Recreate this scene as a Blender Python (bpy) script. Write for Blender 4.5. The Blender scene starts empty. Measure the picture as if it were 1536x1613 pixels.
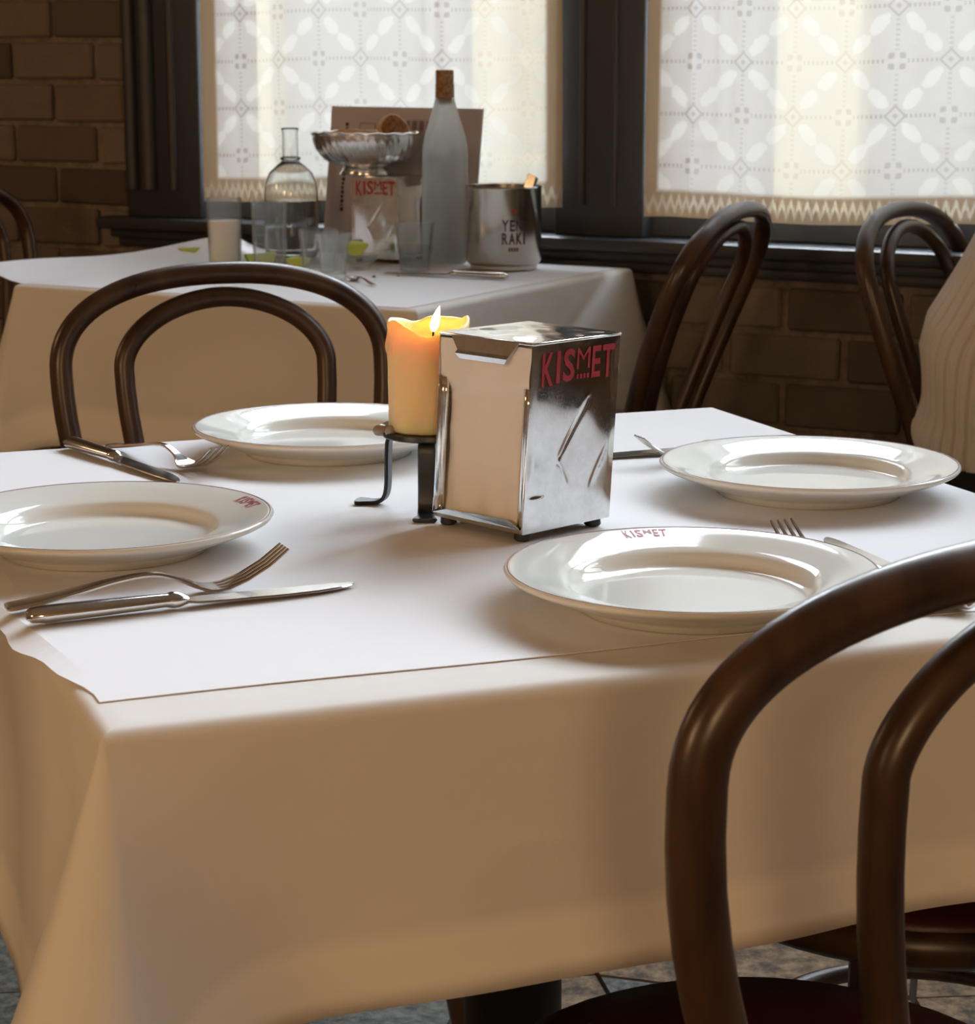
import bpy, bmesh, math, random
from mathutils import Vector, Matrix

random.seed(7)
PI = math.pi
SC = bpy.context.scene
COL = SC.collection

# ------------------------------------------------------------------ camera, sky, lights, exposure
cam_d = bpy.data.cameras.new('camera')
cam = bpy.data.objects.new('camera', cam_d)
COL.objects.link(cam)
cam.location = (0, 0, 1.14)
cam.rotation_euler = (math.radians(90 - 11.9), 0, 0)
cam_d.sensor_fit = 'HORIZONTAL'
cam_d.sensor_width = 36
cam_d.lens = 36 * 3400 / 1536
cam_d.clip_start = 0.05
cam_d.clip_end = 60
cam_d.dof.use_dof = True
cam_d.dof.focus_distance = 1.75
cam_d.dof.aperture_fstop = 24
SC.camera = cam

world = bpy.data.worlds.new('overcast_sky')
SC.world = world
world.use_nodes = True
bg = world.node_tree.nodes['Background']
bg.inputs['Color'].default_value = (0.86, 0.95, 1.04, 1)     # even overcast sky
bg.inputs['Strength'].default_value = 24.0

SC.view_settings.view_transform = 'Standard'
SC.view_settings.look = 'None'
SC.view_settings.gamma = 1
SC.view_settings.use_curve_mapping = False
SC.view_settings.exposure = 0.0
SC.cycles.max_bounces = 8
SC.cycles.transparent_max_bounces = 12
SC.cycles.sample_clamp_indirect = 5
SC.cycles.caustics_refractive = False
SC.cycles.caustics_reflective = False

# room axes: w runs along the window wall (to the right and nearer), n points at the window wall
AR = math.radians(29)
WV = Vector((math.cos(AR), -math.sin(AR), 0))
NV = Vector((math.sin(AR), math.cos(AR), 0))
D = 3.80                                                      # window wall, inner face
def RW(t, s, z):
    return WV * t + NV * s + Vector((0, 0, z))

def lamp(name, kind, loc, energy, color, **kw):
    d = bpy.data.lights.new(name, kind)
    d.energy = energy
    d.color = color
    for k, v in kw.items():
        setattr(d, k, v)
    o = bpy.data.objects.new(name, d)
    COL.objects.link(o)
    o.location = loc
    return o

WARM = (1.0, 0.64, 0.33)
WIN = [(-2.80, -1.94), (-1.76, -0.90), (-0.72, 0.14), (0.32, 1.18), (1.36, 2.22)]         # glazed bays along the wall; last pair unseen, added to even the daylight
Z0, Z1 = 0.855, 3.25
for (a, b) in WIN:                                            # sky portals in the window openings
    p = lamp('window_portal', 'AREA', RW((a + b) / 2, D + 0.16, (Z0 + Z1) / 2), 1, (1, 1, 1), shape='RECTANGLE', size=b - a, size_y=Z1 - Z0)
    p.data.cycles.is_portal = True
    z = NV
    x = -WV
    y = z.cross(x)
    m = Matrix((x, y, z)).transposed().to_4x4()
    m.translation = p.location
    p.matrix_world = m
# warm wall lamps of the dining room behind the viewer, plus an added fill
lamp('warm_room_light', 'POINT', RW(-1.9, -1.9, 1.60), 86, WARM, shadow_soft_size=0.35)
lamp('warm_room_light', 'POINT', RW(-4.0, 1.3, 1.75), 18, WARM, shadow_soft_size=0.25)  # unseen lamp at the left, added to lift the window table's cloth front
lamp('warm_room_light', 'POINT', RW(1.3, -1.9, 1.60), 86, WARM, shadow_soft_size=0.35)

# ------------------------------------------------------------------ helpers
def prop(o, label=None, cat=None, group=None, kind=None):
    if label: o['label'] = label
    if cat: o['category'] = cat
    if group: o['group'] = group
    if kind: o['kind'] = kind
    return o

def empty(name, loc=(0, 0, 0), rz=0.0):
    o = bpy.data.objects.new(name, None)
    COL.objects.link(o)
    o.location = loc
    o.rotation_euler = (0, 0, rz)
    o.empty_display_size = 0.05
    return o

def link(name, me, mat=None, parent=None, smooth=True):
    o = bpy.data.objects.new(name, me)
    COL.objects.link(o)
    if mat is not None and not me.materials:
        me.materials.append(mat)
    if parent is not None:
        o.parent = parent
    return o

def mesh(name, verts, faces, smooth=True, sharp=None):
    me = bpy.data.meshes.new(name)
    me.from_pydata([tuple(v) for v in verts], [], faces)
    bm = bmesh.new()
    bm.from_mesh(me)
    bmesh.ops.remove_doubles(bm, verts=bm.verts, dist=1e-6)
    bmesh.ops.recalc_face_normals(bm, faces=bm.faces)
    bm.to_mesh(me)
    bm.free()
    if smooth:
        me.polygons.foreach_set('use_smooth', [True] * len(me.polygons))
        if sharp:
            me.set_sharp_from_angle(angle=math.radians(sharp))
    return me

def obj(name, verts, faces, mat=None, parent=None, smooth=True, sharp=None):
    return link(name, mesh(name, verts, faces, smooth, sharp), mat, parent)

def join(*parts):
    V, F = [], []
    for v, f in parts:
        o = len(V)
        V += [Vector(q) for q in v]
        F += [tuple(i + o for i in q) for q in f]
    return V, F

def box(x0, x1, y0, y1, z0, z1):
    v = [(x, y, z) for z in (z0, z1) for y in (y0, y1) for x in (x0, x1)]
    f = [(0, 2, 3, 1), (4, 5, 7, 6), (0, 1, 5, 4), (2, 6, 7, 3), (0, 4, 6, 2), (1, 3, 7, 5)]
    return [Vector(q) for q in v], f

def bevel_box(x0, x1, y0, y1, z0, z1, r=0.003, seg=2):
    v, f = box(x0, x1, y0, y1, z0, z1)
    bm = bmesh.new()
    bv = [bm.verts.new(q) for q in v]
    for q in f: bm.faces.new([bv[i] for i in q])
    bmesh.ops.bevel(bm, geom=list(bm.edges), offset=r, segments=seg, affect='EDGES', profile=0.5)
    bm.verts.ensure_lookup_table()
    V = [q.co.copy() for q in bm.verts]
    Fc = [tuple(l.index for l in q.verts) for q in bm.faces]
    bm.free()
    return V, Fc

def rbox(t0, t1, s0, s1, z0, z1, r=0.0):
    """box in room axes, given in world space"""
    v, f = bevel_box(t0, t1, s0, s1, z0, z1, r) if r else box(t0, t1, s0, s1, z0, z1)
    return [RW(q.x, q.y, q.z) for q in v], f

def lathe(prof, seg=64, close=False):
    V, F = [], []
    n = len(prof)
    for i in range(seg):
        a = 2 * PI * i / seg
        for (r, z) in prof:
            V.append(Vector((r * math.cos(a), r * math.sin(a), z)))
    for i in range(seg):
        j = (i + 1) % seg
        for k in range(n - 1):
            F.append((i * n + k, j * n + k, j * n + k + 1, i * n + k + 1))
        if close:
            F.append((i * n + n - 1, j * n + n - 1, j * n, i * n))
    return V, F

def tube(pts, rad, seg=12, cap=True, closed=False, flat=None):
    """round bar along points; rad number or list; flat=(a,b) scales the section along side / normal"""
    pts = [Vector(p) for p in pts]
    n = len(pts)
    R = rad if isinstance(rad, (list, tuple)) else [rad] * n
    V, F = [], []
    def tan(i):
        if closed: return (pts[(i + 1) % n] - pts[(i - 1) % n]).normalized()
        return (pts[min(i + 1, n - 1)] - pts[max(i - 1, 0)]).normalized()
    t = tan(0)
    up = Vector((0, 0, 1)) if abs(t.z) < 0.9 else Vector((0, 1, 0))
    nrm = (up - t * up.dot(t)).normalized()
    for i in range(n):
        t = tan(i)
        nrm = (nrm - t * nrm.dot(t)).normalized()
        b = t.cross(nrm)
        for k in range(seg):
            a = 2 * PI * k / seg
            fa, fb = flat if flat else (1, 1)
            V.append(pts[i] + nrm * (R[i] * fb * math.cos(a)) + b * (R[i] * fa * math.sin(a)))
    m = n if closed else n - 1
    for i in range(m):
        j = (i + 1) % n
        for k in range(seg):
            l = (k + 1) % seg
            F.append((i * seg + k, i * seg + l, j * seg + l, j * seg + k))
    if cap and not closed:
        F.append(tuple(range(seg))[::-1])
        F.append(tuple((n - 1) * seg + k for k in range(seg)))
    return V, F

def strip(pts, side, thick):
    """flat bar: pts = list of (centre, half width); side = across, thickness across the third axis"""
    pts = [(Vector(p), h) for p, h in pts]
    side = Vector(side).normalized()
    V, F = [], []
    n = len(pts)
    for i, (p, h) in enumerate(pts):
        t = (pts[min(i + 1, n - 1)][0] - pts[max(i - 1, 0)][0]).normalized()
        nn = side.cross(t).normalized()
        e = min(thick * 0.35, h * 0.5)
        for (a, b) in ((-h, 0), (-h + e, thick / 2), (h - e, thick / 2), (h, 0), (h - e, -thick / 2), (-h + e, -thick / 2)):
            V.append(p + side * a + nn * b)
    for i in range(n - 1):
        for k in range(6):
            l = (k + 1) % 6
            F.append((i * 6 + k, i * 6 + l, (i + 1) * 6 + l, (i + 1) * 6 + k))
    F.append(tuple(range(6))[::-1])
    F.append(tuple((n - 1) * 6 + k for k in range(6)))
    return V, F

def xf(vf, M):
    return [M @ Vector(q) for q in vf[0]], vf[1]

def copy_tree(o, parent=None):
    c = o.copy()
    COL.objects.link(c)
    c.parent = parent
    for ch in list(o.children):
        copy_tree(ch, c)
    return c

def smooth_path(pts, per=6):
    """Catmull-Rom through points"""
    P = [Vector(p) for p in pts]
    P = [P[0] * 2 - P[1]] + P + [P[-1] * 2 - P[-2]]
    out = []
    for i in range(1, len(P) - 2):
        for k in range(per):
            t = k / per
            a, b, c, d = P[i - 1], P[i], P[i + 1], P[i + 2]
            out.append(0.5 * ((2 * b) + (c - a) * t + (2 * a - 5 * b + 4 * c - d) * t * t + (3 * b - a - 3 * c + d) * t ** 3))
    out.append(P[-2])
    return out

_txt = {}
def glyph(ch, bold=0.035):
    """flat outline of a character as verts, faces scaled to the unit box"""
    key = (ch, bold)
    if key in _txt: return _txt[key]
    cu = bpy.data.curves.new('glyph', 'FONT')
    cu.body = ch
    cu.offset = bold
    cu.resolution_u = 3
    cu.fill_mode = 'FRONT'
    o = bpy.data.objects.new('glyph', cu)
    COL.objects.link(o)
    bpy.context.view_layer.update()
    me = bpy.data.meshes.new_from_object(o.evaluated_get(bpy.context.evaluated_depsgraph_get()))
    v = [Vector(q.co) for q in me.vertices]
    f = [tuple(p.vertices) for p in me.polygons]
    bpy.data.objects.remove(o)
    bpy.data.curves.remove(cu)
    bpy.data.meshes.remove(me)
    x0, x1 = min(q.x for q in v), max(q.x for q in v)
    y0, y1 = min(q.y for q in v), max(q.y for q in v)
    v = [Vector(((q.x - x0) / (x1 - x0), (q.y - y0) / (y1 - y0), 0)) for q in v]
    _txt[key] = (v, f)
    return _txt[key]

def lettering(spec, bold=0.035, cut=0):
    """spec: list of (char, x0, x1, y0, y1) -> flat verts, faces in the xy plane"""
    parts = []
    for ch, x0, x1, y0, y1 in spec:
        v, f = glyph(ch, bold if ch not in 'MN' else bold - 0.021)
        parts.append(([Vector((x0 + q.x * (x1 - x0), y0 + q.y * (y1 - y0), 0)) for q in v], f))
    return join(*parts)

# word mark on dispensers and plates; unit width, tops level, the M short
KISMET = [('K', 0.0, 0.155, 0.0, 0.37), ('I', 0.195, 0.245, 0.02, 0.37), ('S', 0.285, 0.445, 0.02, 0.38),
          ('M', 0.475, 0.660, 0.14, 0.37), ('E', 0.690, 0.815, 0.02, 0.37), ('T', 0.835, 1.0, 0.0, 0.37)]

# ------------------------------------------------------------------ materials
def inp(n, key, val):
    if key in n.inputs: n.inputs[key].default_value = val

def mat(name, col, rough=0.5, metal=0.0, **kw):
    m = bpy.data.materials.new(name)
    m.use_nodes = True
    b = m.node_tree.nodes['Principled BSDF']
    inp(b, 'Base Color', (*col, 1))
    inp(b, 'Roughness', rough)
    inp(b, 'Metallic', metal)
    for k, v in kw.items(): inp(b, k, v)
    return m

class NT:
    """shorthand for node graphs"""
    def __init__(self, m):
        self.t = m.node_tree
        self.b = self.t.nodes.get('Principled BSDF')
        self.out = self.t.nodes.get('Material Output')
    def node(self, kind, **kw):
        n = self.t.nodes.new(kind)
        for k, v in kw.items(): setattr(n, k, v)
        return n
    def put(self, sock, v):
        if isinstance(v, (int, float)): sock.default_value = v
        elif isinstance(v, tuple): sock.default_value = v
        else: self.t.links.new(v, sock)
    def m(self, op, a, b=None, c=None, clamp=False):
        n = self.node('ShaderNodeMath', operation=op, use_clamp=clamp)
        self.put(n.inputs[0], a)
        if b is not None: self.put(n.inputs[1], b)
        if c is not None: self.put(n.inputs[2], c)
        return n.outputs[0]
    def coord(self, kind='Object'):
        return self.node('ShaderNodeTexCoord').outputs[kind]
    def scale(self, vec, s):
        n = self.node('ShaderNodeMapping')
        self.put(n.inputs['Vector'], vec)
        n.inputs['Scale'].default_value = s
        return n.outputs[0]
    def noise(self, vec, scale, detail=3, rough=0.5):
        n = self.node('ShaderNodeTexNoise')
        self.put(n.inputs['Vector'], vec)
        n.inputs['Scale'].default_value = scale
        n.inputs['Detail'].default_value = detail
        n.inputs['Roughness'].default_value = rough
        return n.outputs['Fac']
    def ramp(self, fac, stops):
        n = self.node('ShaderNodeValToRGB')
        el = n.color_ramp.elements
        while len(el) < len(stops): el.new(0.5)
        for e, (p, c) in zip(el, stops):
            e.position = p
            e.color = (*c, 1)
        self.put(n.inputs[0], fac)
        return n.outputs[0]
    def mix(self, fac, a, b):
        n = self.node('ShaderNodeMix', data_type='RGBA')
        self.put(n.inputs[0], fac)
        for s, v in ((n.inputs[6], a), (n.inputs[7], b)):
            if isinstance(v, tuple): s.default_value = (*v, 1)
            else: self.t.links.new(v, s)
        return n.outputs[2]
    def bump(self, h, strength=0.3, dist=0.002):
        n = self.node('ShaderNodeBump')
        n.inputs['Strength'].default_value = strength
        n.inputs['Distance'].default_value = dist
        self.put(n.inputs['Height'], h)
        self.t.links.new(n.outputs[0], self.b.inputs['Normal'])
    def base(self, c): self.t.links.new(c, self.b.inputs['Base Color'])
    def rough(self, r): self.t.links.new(r, self.b.inputs['Roughness'])

# bent wood: dark walnut stain with streaks
M_WOOD = mat('bentwood', (0.06, 0.03, 0.015), 0.33)
g = NT(M_WOOD)
n1 = g.noise(g.scale(g.coord(), (1, 1, 0.25)), 26, 4, 0.6)
n2 = g.noise(g.coord(), 7, 2)
g.base(g.mix(n2, g.ramp(n1, [(0.3, (0.017, 0.0095, 0.006)), (0.7, (0.062, 0.031, 0.014))]), g.ramp(n1, [(0.3, (0.032, 0.016, 0.008)), (0.7, (0.10, 0.047, 0.02))])))
g.rough(g.m('MULTIPLY_ADD', n1, 0.22, 0.22))
g.bump(n1, 0.12, 0.001)
M_VINYL = mat('burgundy_vinyl', (0.07, 0.010, 0.012), 0.42)
g = NT(M_VINYL); g.bump(g.noise(g.coord(), 240, 2), 0.15, 0.0006)
M_BLACK = mat('black_iron', (0.012, 0.012, 0.013), 0.45, 0.3)
M_TOP = mat('table_board', (0.10, 0.06, 0.03), 0.6)

def cloth_mat(name, col):
    m = mat(name, col, 0.9)
    inp(m.node_tree.nodes['Principled BSDF'], 'Sheen Weight', 0.15)
    g = NT(m)
    c = g.coord()
    cr = g.noise(g.scale(c, (1.0, 1.0, 2.2)), 5.5, 3, 0.55)
    h = g.m('ADD', g.m('MULTIPLY', g.noise(c, 900, 2), 0.02), cr)
    g.bump(h, 0.35, 0.012)
    at = g.node('ShaderNodeAttribute', attribute_name='hem')
    g.base(g.mix(at.outputs['Fac'], col, (0.90, 0.87, 0.80)))
    return m
M_CLOTH = cloth_mat('white_cotton', (0.76, 0.74, 0.705))
M_PAPER = mat('white_paper', (0.84, 0.84, 0.86), 0.75)
g = NT(M_PAPER); g.bump(g.noise(g.coord(), 9, 3), 0.12, 0.004)
M_PORC = mat('glazed_porcelain', (0.78, 0.79, 0.745), 0.06, 0.0, **{'IOR': 1.32})
inp(M_PORC.node_tree.nodes['Principled BSDF'], 'Coat Weight', 0.0)
inp(M_PORC.node_tree.nodes['Principled BSDF'], 'Coat Roughness', 0.03)
M_RED = mat('red_print', (0.33, 0.012, 0.026), 0.5)
M_STEEL = mat('polished_steel', (0.74, 0.72, 0.69), 0.13, 1.0)
g = NT(M_STEEL); g.rough(g.m('MULTIPLY_ADD', g.noise(g.coord(), 60, 3), 0.12, 0.08))
M_SILVER = mat('hammered_silver', (0.88, 0.87, 0.85), 0.24, 1.0)
M_CHROME = mat('worn_chrome', (0.80, 0.80, 0.80), 0.07, 1.0)
g = NT(M_CHROME)
n1 = g.noise(g.coord(), 55, 5, 0.65)
n2 = g.noise(g.coord(), 700, 2)
g.rough(g.m('MULTIPLY_ADD', g.m('MULTIPLY', n1, n2), 0.35, 0.015))
g.base(g.ramp(n1, [(0.35, (0.70, 0.70, 0.69)), (0.6, (0.84, 0.84, 0.83))]))
M_BRUSH = mat('brushed_steel', (0.58, 0.55, 0.50), 0.20, 1.0)
g = NT(M_BRUSH); g.bump(g.noise(g.scale(g.coord(), (1, 1, 30)), 40, 2), 0.05, 0.0005)
M_RUBBER = mat('black_rubber', (0.015, 0.015, 0.015), 0.6)
M_NAPKIN = mat('paper_napkin', (0.80, 0.76, 0.71), 0.9)
g = NT(M_NAPKIN); g.bump(g.noise(g.coord(), 300, 3), 0.2, 0.0005)
M_IRON = mat('wrought_iron', (0.045, 0.05, 0.055), 0.38, 0.8)
g = NT(M_IRON); g.bump(g.noise(g.coord(), 120, 3), 0.3, 0.001)
M_WAX = mat('candle_wax', (0.90, 0.68, 0.36), 0.4)
b = M_WAX.node_tree.nodes['Principled BSDF']
inp(b, 'Subsurface Weight', 1.0)
inp(b, 'Subsurface Radius', (1.0, 0.34, 0.07))
inp(b, 'Subsurface Scale', 0.024)
M_WICK = mat('wick', (0.01, 0.008, 0.006), 0.9)
M_FLAME = bpy.data.materials.new('flame')
M_FLAME.use_nodes = True
g = NT(M_FLAME)
e = g.node('ShaderNodeEmission')
e.inputs['Color'].default_value = (1.0, 0.72, 0.25, 1)
e.inputs['Strength'].default_value = 22
g.t.links.new(e.outputs[0], g.out.inputs['Surface'])
M_SPILL = mat('spilt_wax', (0.30, 0.265, 0.235), 0.25)
inp(M_SPILL.node_tree.nodes['Principled BSDF'], 'Subsurface Weight', 0.4)
inp(M_SPILL.node_tree.nodes['Principled BSDF'], 'Subsurface Scale', 0.005)

def glass_mat(name, col=(1, 1, 1), rough=0.0, ior=1.45):
    return mat(name, col, rough, 0.0, **{'Transmission Weight': 1.0, 'IOR': ior})
M_CARAFE = glass_mat('thick_clear_glass', (0.97, 0.99, 0.98))
def thin_glass(name, tint, haze, blend):
    m = bpy.data.materials.new(name)
    m.use_nodes = True
    g = NT(m)
    tr = g.node('ShaderNodeBsdfTransparent'); tr.inputs['Color'].default_value = (*tint, 1)
    gl = g.node('ShaderNodeBsdfGlossy'); gl.inputs['Roughness'].default_value = 0.04
    hz = g.node('ShaderNodeBsdfTranslucent'); hz.inputs['Color'].default_value = (0.9, 0.92, 0.9, 1)
    lw = g.node('ShaderNodeLayerWeight'); lw.inputs['Blend'].default_value = blend
    m0 = g.node('ShaderNodeMixShader'); m0.inputs[0].default_value = haze
    g.t.links.new(tr.outputs[0], m0.inputs[1]); g.t.links.new(hz.outputs[0], m0.inputs[2])
    m1 = g.node('ShaderNodeMixShader')
    g.put(m1.inputs[0], g.m('MULTIPLY', lw.outputs['Fresnel'], 0.45, clamp=True))
    g.t.links.new(m0.outputs[0], m1.inputs[1]); g.t.links.new(gl.outputs[0], m1.inputs[2])
    g.t.links.new(m1.outputs[0], g.out.inputs['Surface'])
    return m
M_GLASS = thin_glass('thin_clear_glass', (0.965, 0.97, 0.968), 0.11, 0.16)
M_FROST = thin_glass('frosted_glass', (0.92, 0.91, 0.89), 0.72, 0.2)
M_WATER = thin_glass('water', (0.94, 0.945, 0.94), 0.02, 0.12)
M_MILK = mat('milky_raki', (0.86, 0.88, 0.84), 0.25)
inp(M_MILK.node_tree.nodes['Principled BSDF'], 'Subsurface Weight', 0.7)
inp(M_MILK.node_tree.nodes['Principled BSDF'], 'Subsurface Scale', 0.02)
M_LIME = mat('lime_flesh', (0.55, 0.66, 0.13), 0.3)
inp(M_LIME.node_tree.nodes['Principled BSDF'], 'Subsurface Weight', 0.4)
inp(M_LIME.node_tree.nodes['Principled BSDF'], 'Subsurface Scale', 0.008)
M_RIND = mat('lime_rind', (0.20, 0.34, 0.03), 0.35)
M_CORK = mat('cork', (0.27, 0.14, 0.06), 0.8)
g = NT(M_CORK)
n1 = g.noise(g.coord(), 150, 4, 0.7)
g.base(g.ramp(n1, [(0.35, (0.13, 0.06, 0.025)), (0.6, (0.36, 0.20, 0.085))]))
M_CRUMB = mat('bread_crumb', (0.30, 0.13, 0.045), 0.9)
g = NT(M_CRUMB)
n1 = g.noise(g.coord(), 90, 5, 0.7)
g.base(g.ramp(n1, [(0.35, (0.13, 0.05, 0.018)), (0.65, (0.42, 0.21, 0.08))]))
g.bump(n1, 0.6, 0.003)
M_CRUST = mat('bread_crust', (0.55, 0.38, 0.22), 0.8)
M_CARD = mat('grey_card', (0.53, 0.51, 0.57), 0.7)
M_INK = mat('dark_ink', (0.055, 0.03, 0.05), 0.7)
M_FAINT = mat('faint_ink', (0.26, 0.21, 0.24), 0.7)
M_BROWNINK = mat('brown_ink', (0.14, 0.05, 0.03), 0.6)
M_FRAME = mat('dark_painted_wood', (0.034, 0.036, 0.040), 0.5)
g = NT(M_FRAME); n1 = g.noise(g.scale(g.coord(), (1, 1, 0.2)), 40, 3); g.bump(n1, 0.1, 0.001)
g.rough(g.m('MULTIPLY_ADD', n1, 0.2, 0.36))
M_BRICK = mat('brick', (0.2, 0.12, 0.07), 0.92)
g = NT(M_BRICK)
oi = g.node('ShaderNodeObjectInfo')
c = g.coord('Object')
add = g.node('ShaderNodeVectorMath', operation='ADD')
g.put(add.inputs[0], c)
g.t.links.new(g.node('ShaderNodeCombineXYZ').outputs[0], add.inputs[1])
cmb = add.inputs[1].links[0].from_node
g.put(cmb.inputs[0], g.m('MULTIPLY', oi.outputs['Random'], 31.0))
g.put(cmb.inputs[2], g.m('MULTIPLY', oi.outputs['Random'], 17.0))
n1 = g.noise(add.outputs[0], 22, 5, 0.65)
tone = g.ramp(oi.outputs['Random'], [(0.0, (0.055, 0.038, 0.036)), (0.16, (0.17, 0.135, 0.105)), (0.5, (0.24, 0.20, 0.155)), (0.85, (0.21, 0.16, 0.118)), (1.0, (0.045, 0.033, 0.035))])
g.base(g.mix(g.m('MULTIPLY', n1, 0.75), tone, (0.10, 0.082, 0.066)))
g.bump(n1, 0.7, 0.006)
M_MORTAR = mat('mortar', (0.22, 0.145, 0.09), 0.95)
g = NT(M_MORTAR); n1 = g.noise(g.coord(), 30, 5, 0.7); g.bump(n1, 0.6, 0.006)
g.base(g.ramp(n1, [(0.3, (0.13, 0.10, 0.08)), (0.7, (0.27, 0.22, 0.17))]))
M_PLASTER = mat('tan_plaster', (0.26, 0.19, 0.13), 0.9)
M_CEIL = mat('cream_ceiling', (0.32, 0.26, 0.19), 0.9)
M_GROUT = mat('dark_grout', (0.07, 0.055, 0.045), 0.9)
M_STONE = mat('flagstone', (0.2, 0.15, 0.1), 0.55)
g = NT(M_STONE)
oi = g.node('ShaderNodeObjectInfo')
n1 = g.noise(g.coord('Generated'), 9, 6, 0.75)
n2 = g.noise(g.coord('Generated'), 14, 5, 0.75)
ca = g.ramp(n1, [(0.38, (0.05, 0.032, 0.018)), (0.5, (0.21, 0.13, 0.06)), (0.64, (0.42, 0.29, 0.16))])
cb = g.ramp(n2, [(0.38, (0.035, 0.05, 0.05)), (0.62, (0.22, 0.23, 0.20))])
g.base(g.mix(g.m('GREATER_THAN', oi.outputs['Random'], 0.6), ca, cb))
g.bump(n1, 0.3, 0.004)
M_FACADE = mat('cream_stucco', (0.42, 0.37, 0.25), 0.9)
M_FACADE2 = mat('grey_stone', (0.17, 0.18, 0.18), 0.9)
M_DARKGLASS = mat('dark_window_glass', (0.10, 0.11, 0.12), 0.1)
M_PAVE = mat('asphalt', (0.22, 0.22, 0.22), 0.9)
M_PANE = bpy.data.materials.new('window_pane')
M_PANE.use_nodes = True
g = NT(M_PANE)
tr = g.node('ShaderNodeBsdfTransparent')
gl = g.node('ShaderNodeBsdfGlossy')
gl.inputs['Roughness'].default_value = 0.02
fr = g.node('ShaderNodeFresnel')
mx = g.node('ShaderNodeMixShader')
g.put(mx.inputs[0], g.m('MULTIPLY', fr.outputs[0], 0.6))
g.t.links.new(tr.outputs[0], mx.inputs[1])
g.t.links.new(gl.outputs[0], mx.inputs[2])
g.t.links.new(mx.outputs[0], g.out.inputs['Surface'])

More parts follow.
